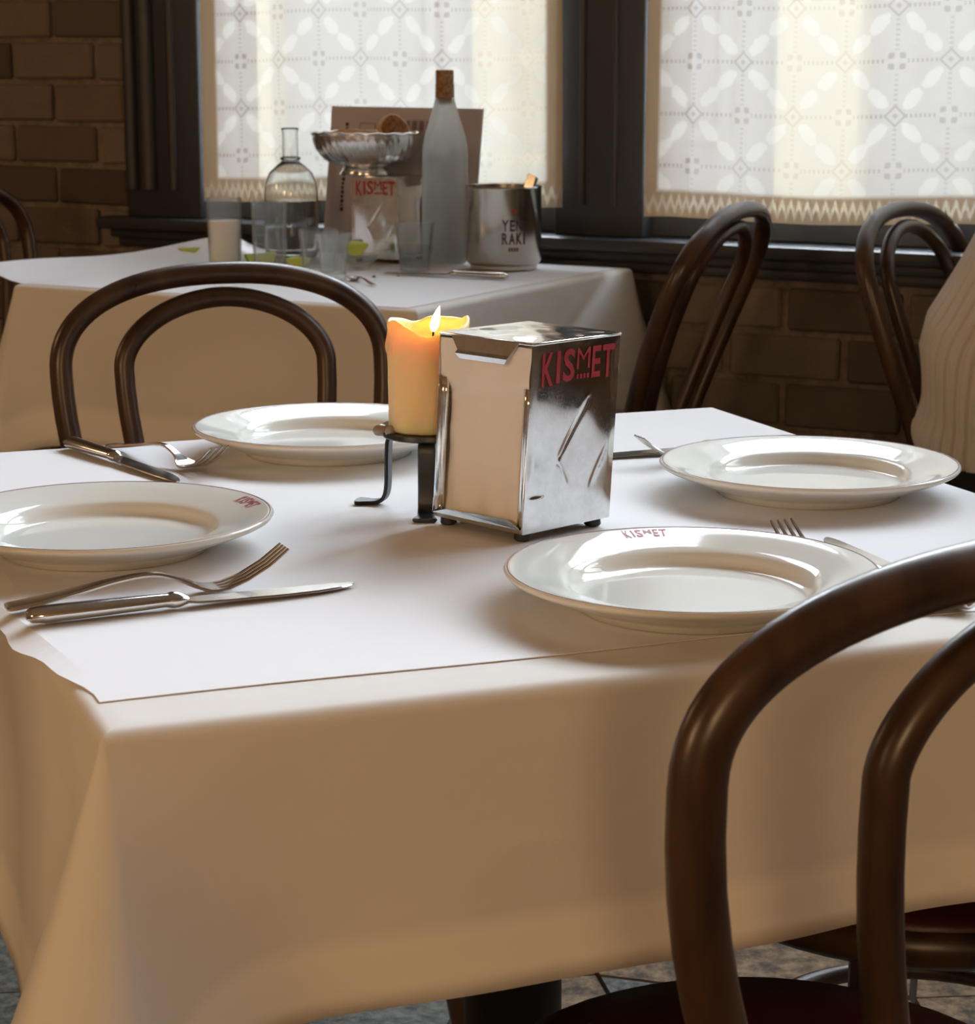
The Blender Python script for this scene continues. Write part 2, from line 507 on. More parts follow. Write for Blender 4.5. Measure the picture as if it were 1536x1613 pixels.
def lace_material():
    m = bpy.data.materials.new('lace')
    m.use_nodes = True
    g = NT(m)
    uv = g.node('ShaderNodeSeparateXYZ')
    g.put(uv.inputs[0], g.coord('UV'))
    U, V = uv.outputs[0], uv.outputs[1]
    S = 0.096
    fu = g.m('DIVIDE', U, S)
    fv = g.m('DIVIDE', V, S)
    iu, iv = g.m('ROUND', fu), g.m('ROUND', fv)
    du = g.m('SUBTRACT', fu, iu)              # -0.5..0.5 from nearest grid line
    dv = g.m('SUBTRACT', fv, iv)
    au, av = g.m('ABSOLUTE', du), g.m('ABSOLUTE', dv)
    # ladder of little holes along the grid lines
    def ladder(d, along):
        band = g.m('LESS_THAN', d, 0.035)
        tick = g.m('GREATER_THAN', g.m('SINE', g.m('MULTIPLY', along, 2 * PI * 11)), 0.1)
        return g.m('MULTIPLY', band, tick)
    lad = g.m('MAXIMUM', ladder(av, fu), g.m('MULTIPLY', ladder(au, fv), 0.7))
    # diamonds on the crossings, alternating with small crosses
    man = g.m('ADD', au, av)
    par = g.m('ABSOLUTE', g.m('MODULO', g.m('ADD', iu, iv), 2.0))
    odd = g.m('GREATER_THAN', par, 0.5)
    inside = g.m('LESS_THAN', man, 0.21)
    ring = g.m('MULTIPLY', g.m('MULTIPLY', inside, g.m('GREATER_THAN', man, 0.155)), odd)
    ring2 = g.m('MULTIPLY', g.m('LESS_THAN', man, 0.055), odd)
    mxd, mnd = g.m('MAXIMUM', au, av), g.m('MINIMUM', au, av)
    petal = g.m('MULTIPLY', g.m('LESS_THAN', g.m('ABSOLUTE', g.m('SUBTRACT', mxd, 0.11)), 0.045), g.m('LESS_THAN', g.m('ABSOLUTE', g.m('SUBTRACT', mnd, 0.09)), 0.045))
    petal = g.m('MULTIPLY', petal, g.m('SUBTRACT', 1.0, odd))
    hole = g.m('MAXIMUM', g.m('MULTIPLY', lad, g.m('SUBTRACT', 1.0, inside)), g.m('MAXIMUM', ring, g.m('MAXIMUM', ring2, petal)))
    # leaves across the cells: cell coordinates about the cell centre
    cu = g.m('SUBTRACT', g.m('FRACT', fu), 0.5)
    cv = g.m('SUBTRACT', g.m('FRACT', fv), 0.5)
    cell = g.m('ABSOLUTE', g.m('MODULO', g.m('ADD', g.m('FLOOR', fu), g.m('FLOOR', fv)), 2.0))
    sg = g.m('MULTIPLY_ADD', g.m('GREATER_THAN', cell, 0.5), 2.0, -1.0)
    a = g.m('MULTIPLY', g.m('ADD', cu, g.m('MULTIPLY', cv, sg)), 0.7071)
    bb = g.m('MULTIPLY', g.m('SUBTRACT', cu, g.m('MULTIPLY', cv, sg)), 0.7071)
    wob = g.noise(g.coord('UV'), 60, 2)
    def leaf(a0):
        e1 = g.m('POWER', g.m('DIVIDE', g.m('SUBTRACT', a, a0), 0.24), 2.0)
        e2 = g.m('POWER', g.m('DIVIDE', bb, 0.125), 2.0)
        return g.m('LESS_THAN', g.m('ADD', g.m('ADD', e1, e2), g.m('MULTIPLY', g.m('SUBTRACT', wob, 0.5), 1.6)), 1.0)
    lf = g.m('MAXIMUM', leaf(0.25), leaf(-0.25))
    # hems: V below 0.045 m and the outer 0.03 m of each side are doubled and tan
    at = g.node('ShaderNodeAttribute', attribute_name='hem')
    hem = at.outputs['Fac']
    zig = g.m('LESS_THAN', g.m('ABSOLUTE', g.m('SUBTRACT', g.m('ABSOLUTE', g.m('SUBTRACT', g.m('FRACT', g.m('DIVIDE', U, 0.017)), 0.5)), g.m('DIVIDE', g.m('SUBTRACT', V, 0.012), 0.05))), 0.16)
    op = g.m('ADD', g.m('MULTIPLY', lf, 0.03), 0.935)
    op = g.m('SUBTRACT', op, g.m('MULTIPLY', hole, 0.05))
    hop = g.m('SUBTRACT', 0.985, g.m('MULTIPLY', zig, 0.03))
    dens = g.m('SUBTRACT', g.m('MULTIPLY_ADD', lf, 0.25, 0.74), g.m('MULTIPLY', hole, 0.44))
    op2 = g.m('ADD', g.m('MULTIPLY', op, g.m('SUBTRACT', 1.0, hem)), g.m('MULTIPLY', hop, hem), clamp=True)
    body = g.mix(dens, (0.0, 0.0, 0.0), (0.97, 0.98, 0.94))
    hemc = g.mix(zig, (0.34, 0.26, 0.17), (0.66, 0.57, 0.43))
    col = g.mix(hem, body, hemc)
    rcol = g.mix(hem, (0.85, 0.85, 0.82), (0.50, 0.39, 0.28))
    tl = g.node('ShaderNodeBsdfTranslucent')
    df = g.node('ShaderNodeBsdfDiffuse')
    tp = g.node('ShaderNodeBsdfTransparent')
    g.put(tl.inputs['Color'], col)
    g.put(df.inputs['Color'], rcol)
    m1 = g.node('ShaderNodeMixShader')
    g.put(m1.inputs[0], LACE_REFLECT)
    g.t.links.new(tl.outputs[0], m1.inputs[1])
    g.t.links.new(df.outputs[0], m1.inputs[2])
    m2 = g.node('ShaderNodeMixShader')
    g.put(m2.inputs[0], op2)
    g.t.links.new(tp.outputs[0], m2.inputs[1])
    g.t.links.new(m1.outputs[0], m2.inputs[2])
    g.t.links.new(m2.outputs[0], g.out.inputs['Surface'])
    return m
LACE_REFLECT = 0.80
M_LACE = lace_material()

def knit_mat():
    m = mat('ribbed_knit', (0.64, 0.61, 0.57), 0.95)
    g = NT(m)
    return m
M_KNIT = knit_mat()
M_TROUSERS = mat('black_trousers', (0.015, 0.015, 0.018), 0.8)
M_SKIN = mat('skin', (0.52, 0.32, 0.23), 0.5)
M_HAIR = mat('brown_hair', (0.05, 0.028, 0.016), 0.6)

# ------------------------------------------------------------------ the setting
T_L, T_R, S_F = -4.2, 2.6, -2.2           # left wall, right wall, wall behind the viewer
CEIL = 3.55
fl = obj('floor', *rbox(T_L - 0.1, T_R + 0.1, S_F - 0.1, D + 0.25, -0.10, -0.012), M_GROUT, smooth=False)
prop(fl, 'mottled stone floor under the tables', kind='structure')
NX, NY, SZ = 12, 13, 0.21
jit = {}
def jp(i, j):
    if (i, j) not in jit:
        jit[(i, j)] = Vector((-0.9 + i * SZ + random.uniform(-.05, .05), 1.05 + j * SZ + random.uniform(-.05, .05), 0))
    return jit[(i, j)]
for i in range(NX):
    for j in range(NY):
        q = [jp(i, j), jp(i + 1, j), jp(i + 1, j + 1), jp(i, j + 1)]
        c = sum(q, Vector()) / 4
        top = random.uniform(-0.003, 0.0)
        v = [c + (p - c) * 0.97 + Vector((0, 0, -0.012)) - c for p in q] + [c + (p - c) * 0.96 + Vector((0, 0, top)) - c for p in q]
        f = [(4, 5, 6, 7), (0, 1, 5, 4), (1, 2, 6, 5), (2, 3, 7, 6), (3, 0, 4, 7)]
        s = obj('flagstone', v, f, M_STONE, fl, smooth=False)
        s.location = c
prop(obj('ceiling', *rbox(T_L - 0.1, T_R + 0.1, S_F - 0.1, D + 0.25, CEIL, CEIL + 0.1), M_CEIL, smooth=False), kind='structure')
prop(obj('wall_left', *rbox(T_L - 0.1, T_L, S_F, D, 0, CEIL), M_PLASTER, smooth=False), kind='structure')
prop(obj('wall_right', *rbox(T_R, T_R + 0.1, S_F, D, 0, CEIL), M_PLASTER, smooth=False), kind='structure')
prop(obj('wall_front', *rbox(T_L - 0.1, T_R + 0.1, S_F - 0.1, S_F, 0, CEIL), M_PLASTER, smooth=False), kind='structure')
UL, UR, UB, UT = -2.994, 2.42, 0.755, 3.35        # joinery opening in the window wall, carried on for the added bays
wall = obj('wall_back', *join(
    rbox(T_L - 0.1, UL, D, D + 0.25, 0, CEIL), rbox(UR, T_R + 0.1, D, D + 0.25, 0, CEIL),
    rbox(UL, UR, D, D + 0.25, 0, UB), rbox(UL, UR, D, D + 0.25, UT, CEIL)), M_MORTAR, smooth=False)
prop(wall, 'rough old brick wall around the dark window frames', kind='structure')
# bricks, one object each where the photograph can tell them apart
PIT, BL, BH = 0.0905, 0.235, 0.079
brick_meshes = {}
def brick_mesh(L):
    key = round(L, 2)
    if key not in brick_meshes:
        lst = []
        for k in range(3):
            v, f = box(-key / 2 + 0.005, key / 2 - 0.005, -0.012, 0.02, -BH / 2, BH / 2)
            v = [q + Vector((random.uniform(-.003, .003), random.uniform(-.003, .003), random.uniform(-.003, .003))) for q in v]
            bm = bmesh.new()
            bv = [bm.verts.new(q) for q in v]
            for q in f: bm.faces.new([bv[i] for i in q])
            bmesh.ops.bevel(bm, geom=list(bm.edges), offset=0.005, segments=1, affect='EDGES')
            me = bpy.data.meshes.new('brick')
            bm.to_mesh(me)
            bm.free()
            me.materials.append(M_BRICK)
            lst.append(me)
        brick_meshes[key] = lst
    return random.choice(brick_meshes[key])
rest = []
NB = 0
def brick_run(t0, t1, row, parts):
    global NB
    z = row * PIT + PIT / 2
    t = t0 + (-(BL / 2) if row % 2 else 0.0)
    while t < t1 - 0.02:
        L = BL
        a, b = max(t, t0), min(t + L, t1)
        if b - a > 0.04:
            if parts:
                o = bpy.data.objects.new('brick', brick_mesh(b - a))
                COL.objects.link(o)
                o.parent = wall
                p = RW((a + b) / 2, D + random.uniform(-.003, .002), z)
                o.location = p
                o.rotation_euler = (0, 0, -AR)
                NB += 1
            else:
                rest.append(rbox(a + 0.005, b - 0.005, D - 0.012, D + 0.02, z - BH / 2, z + BH / 2))
        t += L
for row in range(int(CEIL / PIT)):
    z = row * PIT + PIT / 2
    near = z < 1.45
    brick_run(-3.55, UL - 0.004, row, near)
    brick_run(T_L, -3.55, row, False)
    brick_run(UR + 0.004, T_R, row, False)
    if z + BH / 2 < UB:
        brick_run(UL, -0.6, row, True)
        brick_run(-0.6, UR, row, False)
    if z - BH / 2 > UT:
        brick_run(UL, UR, row, False)
prop(obj('brickwork', *join(*rest), M_BRICK, wall, smooth=False), kind='stuff')

# window joinery
def wbox(name, parent, t0, t1, s0, s1, z0, z1, r=0.004, m=M_FRAME):
    return obj(name, *rbox(t0, t1, s0, s1, z0, z1, r), m, parent, sharp=40)
sill = obj('trim_1', *join(rbox(UL - 0.05, UR + 0.05, D - 0.075, D + 0.05, 0.775, 0.800, 0.006), rbox(UL - 0.03, UR + 0.03, D - 0.05, D + 0.02, 0.755, 0.776, 0.006),
      rbox(UL - 0.02, UR + 0.02, D - 0.035, D + 0.02, 0.735, 0.756, 0.006)), M_FRAME, sharp=40)
prop(sill, 'dark moulded window ledge running below the lace curtains', kind='structure')
def jamb(name, t0, t1, mould):
    """upright frame board with half-round mouldings"""
    V = [rbox(t0, t1, D - 0.022, D + 0.20, 0.80, UT, 0.004)]
    for (tm, r) in mould:
        V.append(tube([RW(tm, D - 0.022, 0.80 + 0.06), RW(tm, D - 0.022, UT - 0.05)], r, 10))
    o = obj(name, *join(*V), M_FRAME, sharp=50)
    prop(o, kind='structure')
    return o
j = jamb('trim_2', UL, -2.795, [(-2.975, .016), (-2.93, .020), (-2.865, .011)]); prop(j, 'dark moulded upright at the left of the window')
j = jamb('trim_3', -1.945, -1.755, [(-1.885, .007), (-1.815, .007)]); prop(j, 'dark upright post between the two lace curtains')
jamb('trim_4', -0.905, -0.715, [(-0.845, .007), (-0.775, .007)])
jamb('trim_5', 0.135, 0.325, [(0.195, .007), (0.265, .007)])
jamb('trim_6', 1.175, 1.365, [(1.235, .007), (1.305, .007)])  # post between the added bays
jamb('trim_7', 2.215, UR, [(2.27, .011), (2.33, .020)])
for i, (a, b) in enumerate(WIN):  # last pair of sashes belongs to the unseen bays added for daylight
    w = obj('window_%d' % (i + 1), *join(
        rbox(a - 0.005, b + 0.005, D + 0.02, D + 0.10, 0.80, Z0, .004), rbox(a - 0.005, b + 0.005, D + 0.02, D + 0.10, Z1, UT, .004),
        rbox(a - 0.005, a + 0.03, D + 0.03, D + 0.09, Z0, Z1), rbox(b - 0.03, b + 0.005, D + 0.03, D + 0.09, Z0, Z1)), M_FRAME, smooth=False)
    prop(w, 'dark wooden window sash behind a lace curtain', kind='structure')
    wbox('transom', w, a, b, D + 0.03, D + 0.09, 1.90, 1.94)
    obj('pane', *rbox(a + 0.02, b - 0.02, D + 0.055, D + 0.061, Z0, 1.90), M_PANE, w, smooth=False)
    obj('pane', *rbox(a + 0.02, b - 0.02, D + 0.055, D + 0.061, 1.94, Z1), M_PANE, w, smooth=False)

# lace café curtains
def curtain(name, t0, t1, zb, sag, label):
    root = empty(name, RW((t0 + t1) / 2, D - 0.05, zb))
    prop(root, label, 'curtain', 'lace half curtains')
    o0 = Vector(root.location)
    NXc, NZc = 120, 112
    H = 1.85 - zb
    V, F, UVs, HEM = [], [], [], []
    for jz in range(NZc + 1):
        fz = (jz / NZc) ** 1.6 if False else jz / NZc
        for ix in range(NXc + 1):
            fx = ix / NXc
            t = t0 + (t1 - t0) * fx
            droop = sag * (fx - 0.5) + 0.004 * math.sin(fx * 9 + t0 * 3)
            z = zb + droop * (1 - fz) + H * fz
            flare = (fx - 0.5) * 0.012 * (1 - fz)
            s = D - 0.040 - 0.006 * math.sin(fx * 19 + 1.3 * t0) * (0.3 + 0.7 * fz) - 0.004 * math.sin(fx * 47 + 2)
            V.append(RW(t + flare, s, z) - o0)
            UVs.append((fx * (t1 - t0), fz * H))
            e = min(fx, 1 - fx) * (t1 - t0)
            HEM.append(1.0 if (e < 0.028 or fz * H < 0.046) else 0.0)
    for jz in range(NZc):
        for ix in range(NXc):
            a = jz * (NXc + 1) + ix
            F.append((a, a + 1, a + NXc + 2, a + NXc + 1))
    me = bpy.data.meshes.new('lace_panel')
    me.from_pydata([tuple(v) for v in V], [], F)
    uvl = me.uv_layers.new(name='UVMap')
    for l in me.loops: uvl.data[l.index].uv = UVs[l.vertex_index]
    at = me.attributes.new('hem', 'FLOAT', 'POINT')
    at.data.foreach_set('value', HEM)
    me.polygons.foreach_set('use_smooth', [True] * len(me.polygons))
    link('lace_panel', me, M_LACE, root)
    obj('rod', *tube([RW(t0 - 0.02, D - 0.04, 1.85) - o0, RW(t1 + 0.02, D - 0.04, 1.85) - o0], 0.006, 10), M_STEEL, root)
    return root
curtain('lace_curtain', -2.764, -1.926, 0.848, 0.008, 'narrow white lace curtain behind the frosted bottle and menu card')
curtain('lace_curtain', -1.737, -0.895, 0.845, 0.010, 'white lace curtain behind the two chair backs at the right')
curtain('lace_curtain', -0.718, 0.138, 0.842, 0.0, 'white lace curtain over the third window bay, right of the seated person')
curtain('lace_curtain', 0.322, 1.178, 0.842, 0.0, 'white lace curtain over an unseen window bay added for daylight')
curtain('lace_curtain', 1.362, 2.218, 0.842, 0.0, 'white lace curtain over the farthest right bay, unseen and added for daylight')

# the street outside
prop(obj('pavement', *rbox(-14, 12, D + 0.25, D + 14, -0.35, -0.2), M_PAVE, smooth=False), 'grey street outside the windows', kind='structure')
bld = empty('street_building', RW(-2, D + 7, -0.2))
prop(bld, 'pale cream building across the street, glimpsed through the lace', 'building')
o0 = Vector(bld.location)
def bpart(name, t0, t1, s0, s1, z0, z1, m):
    v, f = rbox(t0, t1, s0, s1, z0, z1)
    return obj(name, [q - o0 for q in v], f, m, bld, smooth=False)
bpart('wall', -14, 10, D + 7, D + 7.6, -0.2, 4.6, M_FACADE2)
for k in range(13):
    t = -13.2 + k * 1.8
    bpart('pilaster', t, t + 0.45, D + 6.85, D + 7, -0.2, 4.6, M_FACADE)
    wn = bpart('window', t + 0.75, t + 1.5, D + 6.96, D + 7.01, 0.7, 2.6, M_FACADE2)
    v, f = rbox(t + 0.83, t + 1.42, D + 6.94, D + 6.97, 0.8, 2.5)
    obj('pane', [q - o0 for q in v], f, M_DARKGLASS, wn, smooth=False)
bpart('cornice', -14, 10, D + 6.75, D + 7.2, 4.5, 4.75, M_FACADE)

# ------------------------------------------------------------------ tables, cloths, paper
ATAB = math.radians(21)
FL = Vector((-0.227, 1.224, 0.0))                  # near left corner of the laid table
TU, TV = Vector((math.cos(ATAB), math.sin(ATAB), 0)), Vector((-math.sin(ATAB), math.cos(ATAB), 0))
T1U, T1V = 0.880, 0.900
TOP = 0.750                                        # paper surface
def TP(u, v, z=0.0): return FL + TU * u + TV * v + Vector((0, 0, z))

def pedestal_table(name, origin, rz, a, b, label):
    r = empty(name, origin, rz)
    prop(r, label, 'table')
    obj('tabletop', *bevel_box(0.004, a - 0.004, 0.004, b - 0.004, TOP - 0.034, TOP - 0.0035, 0.008, 3), M_TOP, r, sharp=40)
    cx, cy = a / 2, b / 2
    V, F = lathe([(0.0, 0.03), (0.07, 0.03), (0.07, 0.05), (0.045, 0.075), (0.043, 0.62), (0.06, 0.68), (0.075, 0.715), (0.0, 0.716)], 24)
    obj('column', [q + Vector((cx, cy, 0)) for q in V], F, M_BLACK, r, sharp=40)
    for k in range(4):
        ang = k * PI / 2 + PI / 4
        d = Vector((math.cos(ang), math.sin(ang), 0))
        pts = smooth_path([Vector((cx, cy, 0.065)) + d * 0.03, Vector((cx, cy, 0.058)) + d * 0.14, Vector((cx, cy, 0.03)) + d * 0.29, Vector((cx, cy, 0.016)) + d * 0.33], 4)
        obj('foot', *tube(pts, [0.026] * 5 + [0.022] * 5 + [0.016] * (len(pts) - 10), 10), M_BLACK, r)
    return r

def tablecloth(name, origin, rz, a, b, drop, flares, label, seed, hemvar=0.003, waves=0.006):
    """square cloth: rounded table edge, hanging sides with soft waves, corners standing out as folds"""
    rnd = random.Random(seed)
    n_side = 64
    per = []                                       # (x, y, normal, side parameter, dist to corner a, corner idx)
    cor = [(0, 0), (a, 0), (a, b), (0, b)]
    nor = [Vector((0, -1, 0)), Vector((1, 0, 0)), Vector((0, 1, 0)), Vector((-1, 0, 0))]
    ph = [[rnd.uniform(0, 6.28) for _ in range(3)] for _ in range(4)]
    for s in range(4):
        p, q = Vector((*cor[s], 0)), Vector((*cor[(s + 1) % 4], 0))
        L = (q - p).length
        for k in range(n_side):
            x = 0.5 - 0.5 * math.cos(PI * k / n_side)
            per.append((p.lerp(q, x), nor[s], nor[s - 1] if k == 0 else None, x * L, L, s))
    rings = []
    r0 = 0.010
    ztop = TOP - 0.0010
    prof = [('in', 0.05), ('in', 0.02), ('arc', 0.0), ('arc', 0.3), ('arc', 0.6), ('arc', 0.85), ('arc', 1.0)] + [('d', k / 14) for k in range(1, 15)]
    for kind, val in prof:
        ring = []
        for (p, nn, n2, d, L, s) in per:
            out = nn + n2 if n2 is not None else nn
            dc0, dc1 = d, L - d
            f0, f1 = flares[s], flares[(s + 1) % 4]
            if kind == 'in':
                ring.append(Vector((min(max(p.x, val), a - val), min(max(p.y, val), b - val), ztop)))
                continue
            if kind == 'arc':
                an = val * PI / 2
                off = r0 * (math.sin(an) - 0.6)
                if off < 0:
                    ring.append(Vector((min(max(p.x, -off), a + off), min(max(p.y, -off), b + off), ztop - r0 * (1 - math.cos(an)))))
                    continue
                ring.append(p + out * (r0 * (math.sin(an) - 0.6)) + Vector((0, 0, ztop - r0 * (1 - math.cos(an)))))
                continue
            c0, c1 = math.exp(-dc0 / 0.055), math.exp(-dc1 / 0.055)
            dr = drop[s] * (1 - dc0 / L) ** 0 + hemvar * math.sin(d / L * 5 + ph[s][0])
            k0, k1 = math.exp(-(dc0 / 0.035) ** 1.3), math.exp(-(dc1 / 0.035) ** 1.3)
            m0_, m1_ = (drop[s] + drop[s - 1]) / 2 + 0.05, (drop[s] + drop[(s + 1) % 4]) / 2 + 0.05
            dr = dr * (1 - k0) * (1 - k1) + m0_ * k0 + m1_ * k1
            h = dr * val
            w = waves * math.sin(d / L * 11 + ph[s][1]) + 0.5 * waves * math.sin(d / L * 23 + ph[s][2])
            o = (f0 * c0 + f1 * c1) * h * (0.75 + 0.25 * val) + (w * (1 - c0) * (1 - c1) + 0.006) * val
            hz = h * (1 - 0.10 * (f0 * c0 + f1 * c1))
            ring.append(p + out * (r0 * 0.4 + o) + Vector((0, 0, ztop - r0 - hz)))
        rings.append(ring)
    V = [q for r in rings for q in r]
    N = len(per)
    F = []
    for i in range(len(rings) - 1):
        for k in range(N):
            l = (k + 1) % N
            F.append((i * N + k, i * N + l, (i + 1) * N + l, (i + 1) * N + k))
    F.append(tuple(range(N)))
    me = bpy.data.meshes.new(name)
    me.from_pydata([tuple(q) for q in V], [], F)
    bm = bmesh.new(); bm.from_mesh(me); bmesh.ops.recalc_face_normals(bm, faces=bm.faces); bm.to_mesh(me); bm.free()
    me.polygons.foreach_set('use_smooth', [True] * len(me.polygons))
    at = me.attributes.new('hem', 'FLOAT', 'POINT')
    at.data.foreach_set('value', [1.0 if i // N >= len(rings) - 4 else 0.0 for i in range(len(V))])
    o = link(name, me, M_CLOTH)
    o.location = origin
    o.rotation_euler = (0, 0, rz)
    md = o.modifiers.new('thick', 'SOLIDIFY')
    md.thickness = 0.0012
    md.offset = -1
    prop(o, label, 'tablecloth')
    return o

pedestal_table('pedestal_table', FL, ATAB, T1U, T1V, 'black pedestal table under the large cloth in the foreground')
tablecloth('tablecloth', FL, ATAB, T1U, T1V, [0.188, 0.20, 0.20, 0.290], [0.36, 0.35, 0.4, 0.4], 'large cream-lit white cloth hanging over the foreground table', 3)
# second table, against the window wall
A2, B2 = 0.82, 0.79
O2 = RW(-2.57, 2.925, 0)
pedestal_table('pedestal_table', O2, -AR, A2, B2, 'black pedestal table standing under the window ledge')
tablecloth('tablecloth', O2, -AR, A2, B2, [0.27, 0.26, 0.2, 0.26], [0.22, 0.25, 0.2, 0.25], 'white cloth over the cluttered table by the window', 11, waves=0.008)

def paper_sheet(name, origin, rz, x0, x1, y0, y1, fn, label, nx=40, ny=40, edge=None):
    V, F = [], []
    for j in range(ny + 1):
        for i in range(nx + 1):
            fx, fy = i / nx, j / ny
            x, y = x0 + (x1 - x0) * fx, y0 + (y1 - y0) * fy
            if edge: x, y = edge(x, y, fx, fy)
            V.append(Vector((x, y, fn(x, y, fx, fy))))
    for j in range(ny):
        for i in range(nx):
            a = j * (nx + 1) + i
            F.append((a, a + 1, a + nx + 2, a + nx + 1))
    o = obj(name, V, F, M_PAPER, None, smooth=False)
    o.location = origin
    o.rotation_euler = (0, 0, rz)
    md = o.modifiers.new('thick', 'SOLIDIFY')
    md.thickness = 0.0006
    md.offset = -1
    prop(o, label, 'table paper')
    return o
def edge1(x, y, fx, fy):
    if fx == 0: x += 0.002 * math.sin(fy * 61) + 0.003 * math.sin(fy * 23 + 1)
    if fy == 0: y += 0.002 * math.sin(fx * 14)
    x -= 0.035 * min(1, fy / 0.3) * (1 - fx) ** 6
    return x, y
def z1(x, y, fx, fy):
    z = TOP + 0.0002 * math.sin(x * 7 + y * 5)
    if x < 0: z -= 9.0 * x * x + 0.10 * (-x)
    if x > T1U: z -= 2.5 * (x - T1U) ** 2
    return z
paper_sheet('table_paper', FL, ATAB, 0.006, T1U + 0.002, 0.058, 0.952, z1, 'white paper sheet laid on the foreground table beneath the plates', 60, 50, edge1)
def z2(x, y, fx, fy):
    z = TOP + 0.0003 * math.sin(x * 9 + y * 4)
    if x < 0: z += 1.8 * x * x + 0.12 * (-x) * (1 + 0.6 * math.sin(y * 9 + 1))
    return z
paper_sheet('table_paper', O2, -AR, -0.085, A2 - 0.02, 0.006, B2 - 0.02, z2, 'white paper sheet curling up at the left on the window table')

# ------------------------------------------------------------------ bentwood chairs
def hoop(W, zW, zt, w0, p, y0, lean):
    L = []
    for k in range(12):
        s = k / 12
        L.append((-(w0 + (W - w0) * math.sin(s * PI / 2)), 0.44 + (zW - 0.44) * s))
    n = 22
    for k in range(n + 1):
        a = PI / 2 * k / n
        L.append((-W * abs(math.cos(a)) ** (2 / p), zW + (zt - zW) * abs(math.sin(a)) ** (2 / p)))
    P = L + [(-x, z) for (x, z) in L[::-1][1:]]
    return [Vector((x, y0 - lean * ((z - 0.44) / 0.45) ** 1.3, z)) for (x, z) in P]

DEF = dict(W=.206, zW=.765, zt=.885, w0=.13, p=2.3, lean=.06, Wi=.128, w0i=.055, zWi=.765, pi=1.9)
def make_chair(loc, rz, label, group, cat='chair', shape=None, r_out=0.0150, r_in=0.0125, y0=-0.185):
    s = dict(DEF)
    if shape: s.update(shape)
    c = empty('bentwood_chair', (loc[0], loc[1], 0), rz)
    prop(c, label, cat, group)
    # seat: bent ring, padded vinyl top
    V, F = lathe([(0.165, 0.425), (0.198, 0.425), (0.204, 0.432), (0.204, 0.448), (0.196, 0.456), (0.165, 0.452)], 48, True)
    obj('seat_frame', V, F, M_WOOD, c, sharp=50)
    V, F = lathe([(0.0, 0.440), (0.185, 0.442), (0.194, 0.450), (0.192, 0.461), (0.178, 0.468), (0.13, 0.473), (0.06, 0.475), (0.0, 0.4755)], 48)
    obj('seat_pad', V, F, M_VINYL, c)
    ho = hoop(s['W'], s['zW'], s['zt'], s['w0'], s['p'], y0, s['lean'])
    hi = hoop(s['Wi'], s['zWi'], s['zt'] - 0.029, s['w0i'], s['pi'], y0, s['lean'])
    def rr(P, r):
        return [r * (1.0 + 0.10 * max(0.0, (0.62 - q.z) / 0.2)) for q in P]
    obj('back_hoop', *tube(ho, rr(ho, r_out), 14, flat=(0.92, 1.08)), M_WOOD, c)
    obj('inner_hoop', *tube(hi, rr(hi, r_in), 12), M_WOOD, c)
    for sx in (-1, 1):
        e = ho[0 if sx < 0 else -1]
        pts = smooth_path([e + Vector((0, 0, 0.03)), e, e + Vector((sx * .005, -.015, -.14)), e + Vector((sx * .02, -.06, -.32)), e + Vector((sx * .025, -.085, -0.44))], 5)
        obj('leg', *tube(pts, [0.016 - 0.004 * i / len(pts) for i in range(len(pts))], 10), M_WOOD, c)
        f0 = Vector((sx * 0.135, 0.125, 0.445))
        pts = smooth_path([f0, f0 + Vector((sx * .008, .008, -.15)), f0 + Vector((sx * .02, .022, -.32)), f0 + Vector((sx * .035, .04, -.445))], 5)
        obj('leg', *tube(pts, [0.0165 - 0.005 * i / len(pts) for i in range(len(pts))], 10), M_WOOD, c)
    ring = [Vector((0.148 * math.cos(a), 0.150 * math.sin(a) - 0.02, 0.27)) for a in [2 * PI * k / 40 for k in range(40)]]
    obj('stretcher_ring', *tube(ring, 0.009, 8, closed=True), M_WOOD, c)
    return c

CH1 = 'chairs around the foreground table'
make_chair((0.189, 1.328), math.radians(29.5), 'dark bentwood chair closest to the viewer, with its double hoop back towards us', CH1,
           shape=dict(W=.2316, zW=.7888, zt=.8821, w0=.1066, p=2.4276, lean=.0304, Wi=.1111, w0i=.040, zWi=.773, pi=1.70), r_out=0.0152, r_in=0.0128, y0=-.2132)
make_chair((-0.245, 2.462), math.radians(201), 'bentwood chair on the far side of the foreground table, its wide double hoop facing us', CH1,
           shape=dict(W=.2061, zW=.764, zt=.8777, w0=.1201, p=2.3172, lean=.0565, Wi=.129, w0i=.0516, zWi=.7653, pi=1.9))
q = TP(-0.238, 0.255)
make_chair((q.x, q.y), math.radians(21 - 90), 'bentwood chair at the left of the foreground table, only its red seat edge showing', CH1)
q = TP(0.775, 0.33)
make_chair((q.x, q.y), math.radians(21 + 90), 'bentwood chair tucked in at the right of the foreground table, showing its burgundy seat', CH1)
CH2 = 'chairs along the window wall'
make_chair((0.128, 3.860), math.radians(65), 'bentwood chair seen edge-on between the window table and the ribbed sweater', CH2, shape=dict(lean=.16))
make_chair((0.966, 3.550), math.radians(-125), 'bentwood chair behind the person in the ribbed sweater', CH2, shape=dict(lean=.13))
q = RW(-2.845, 3.33, 0)
make_chair((q.x, q.y), math.radians(-119), 'bentwood chair at the left picture edge, beyond the window table', CH2)

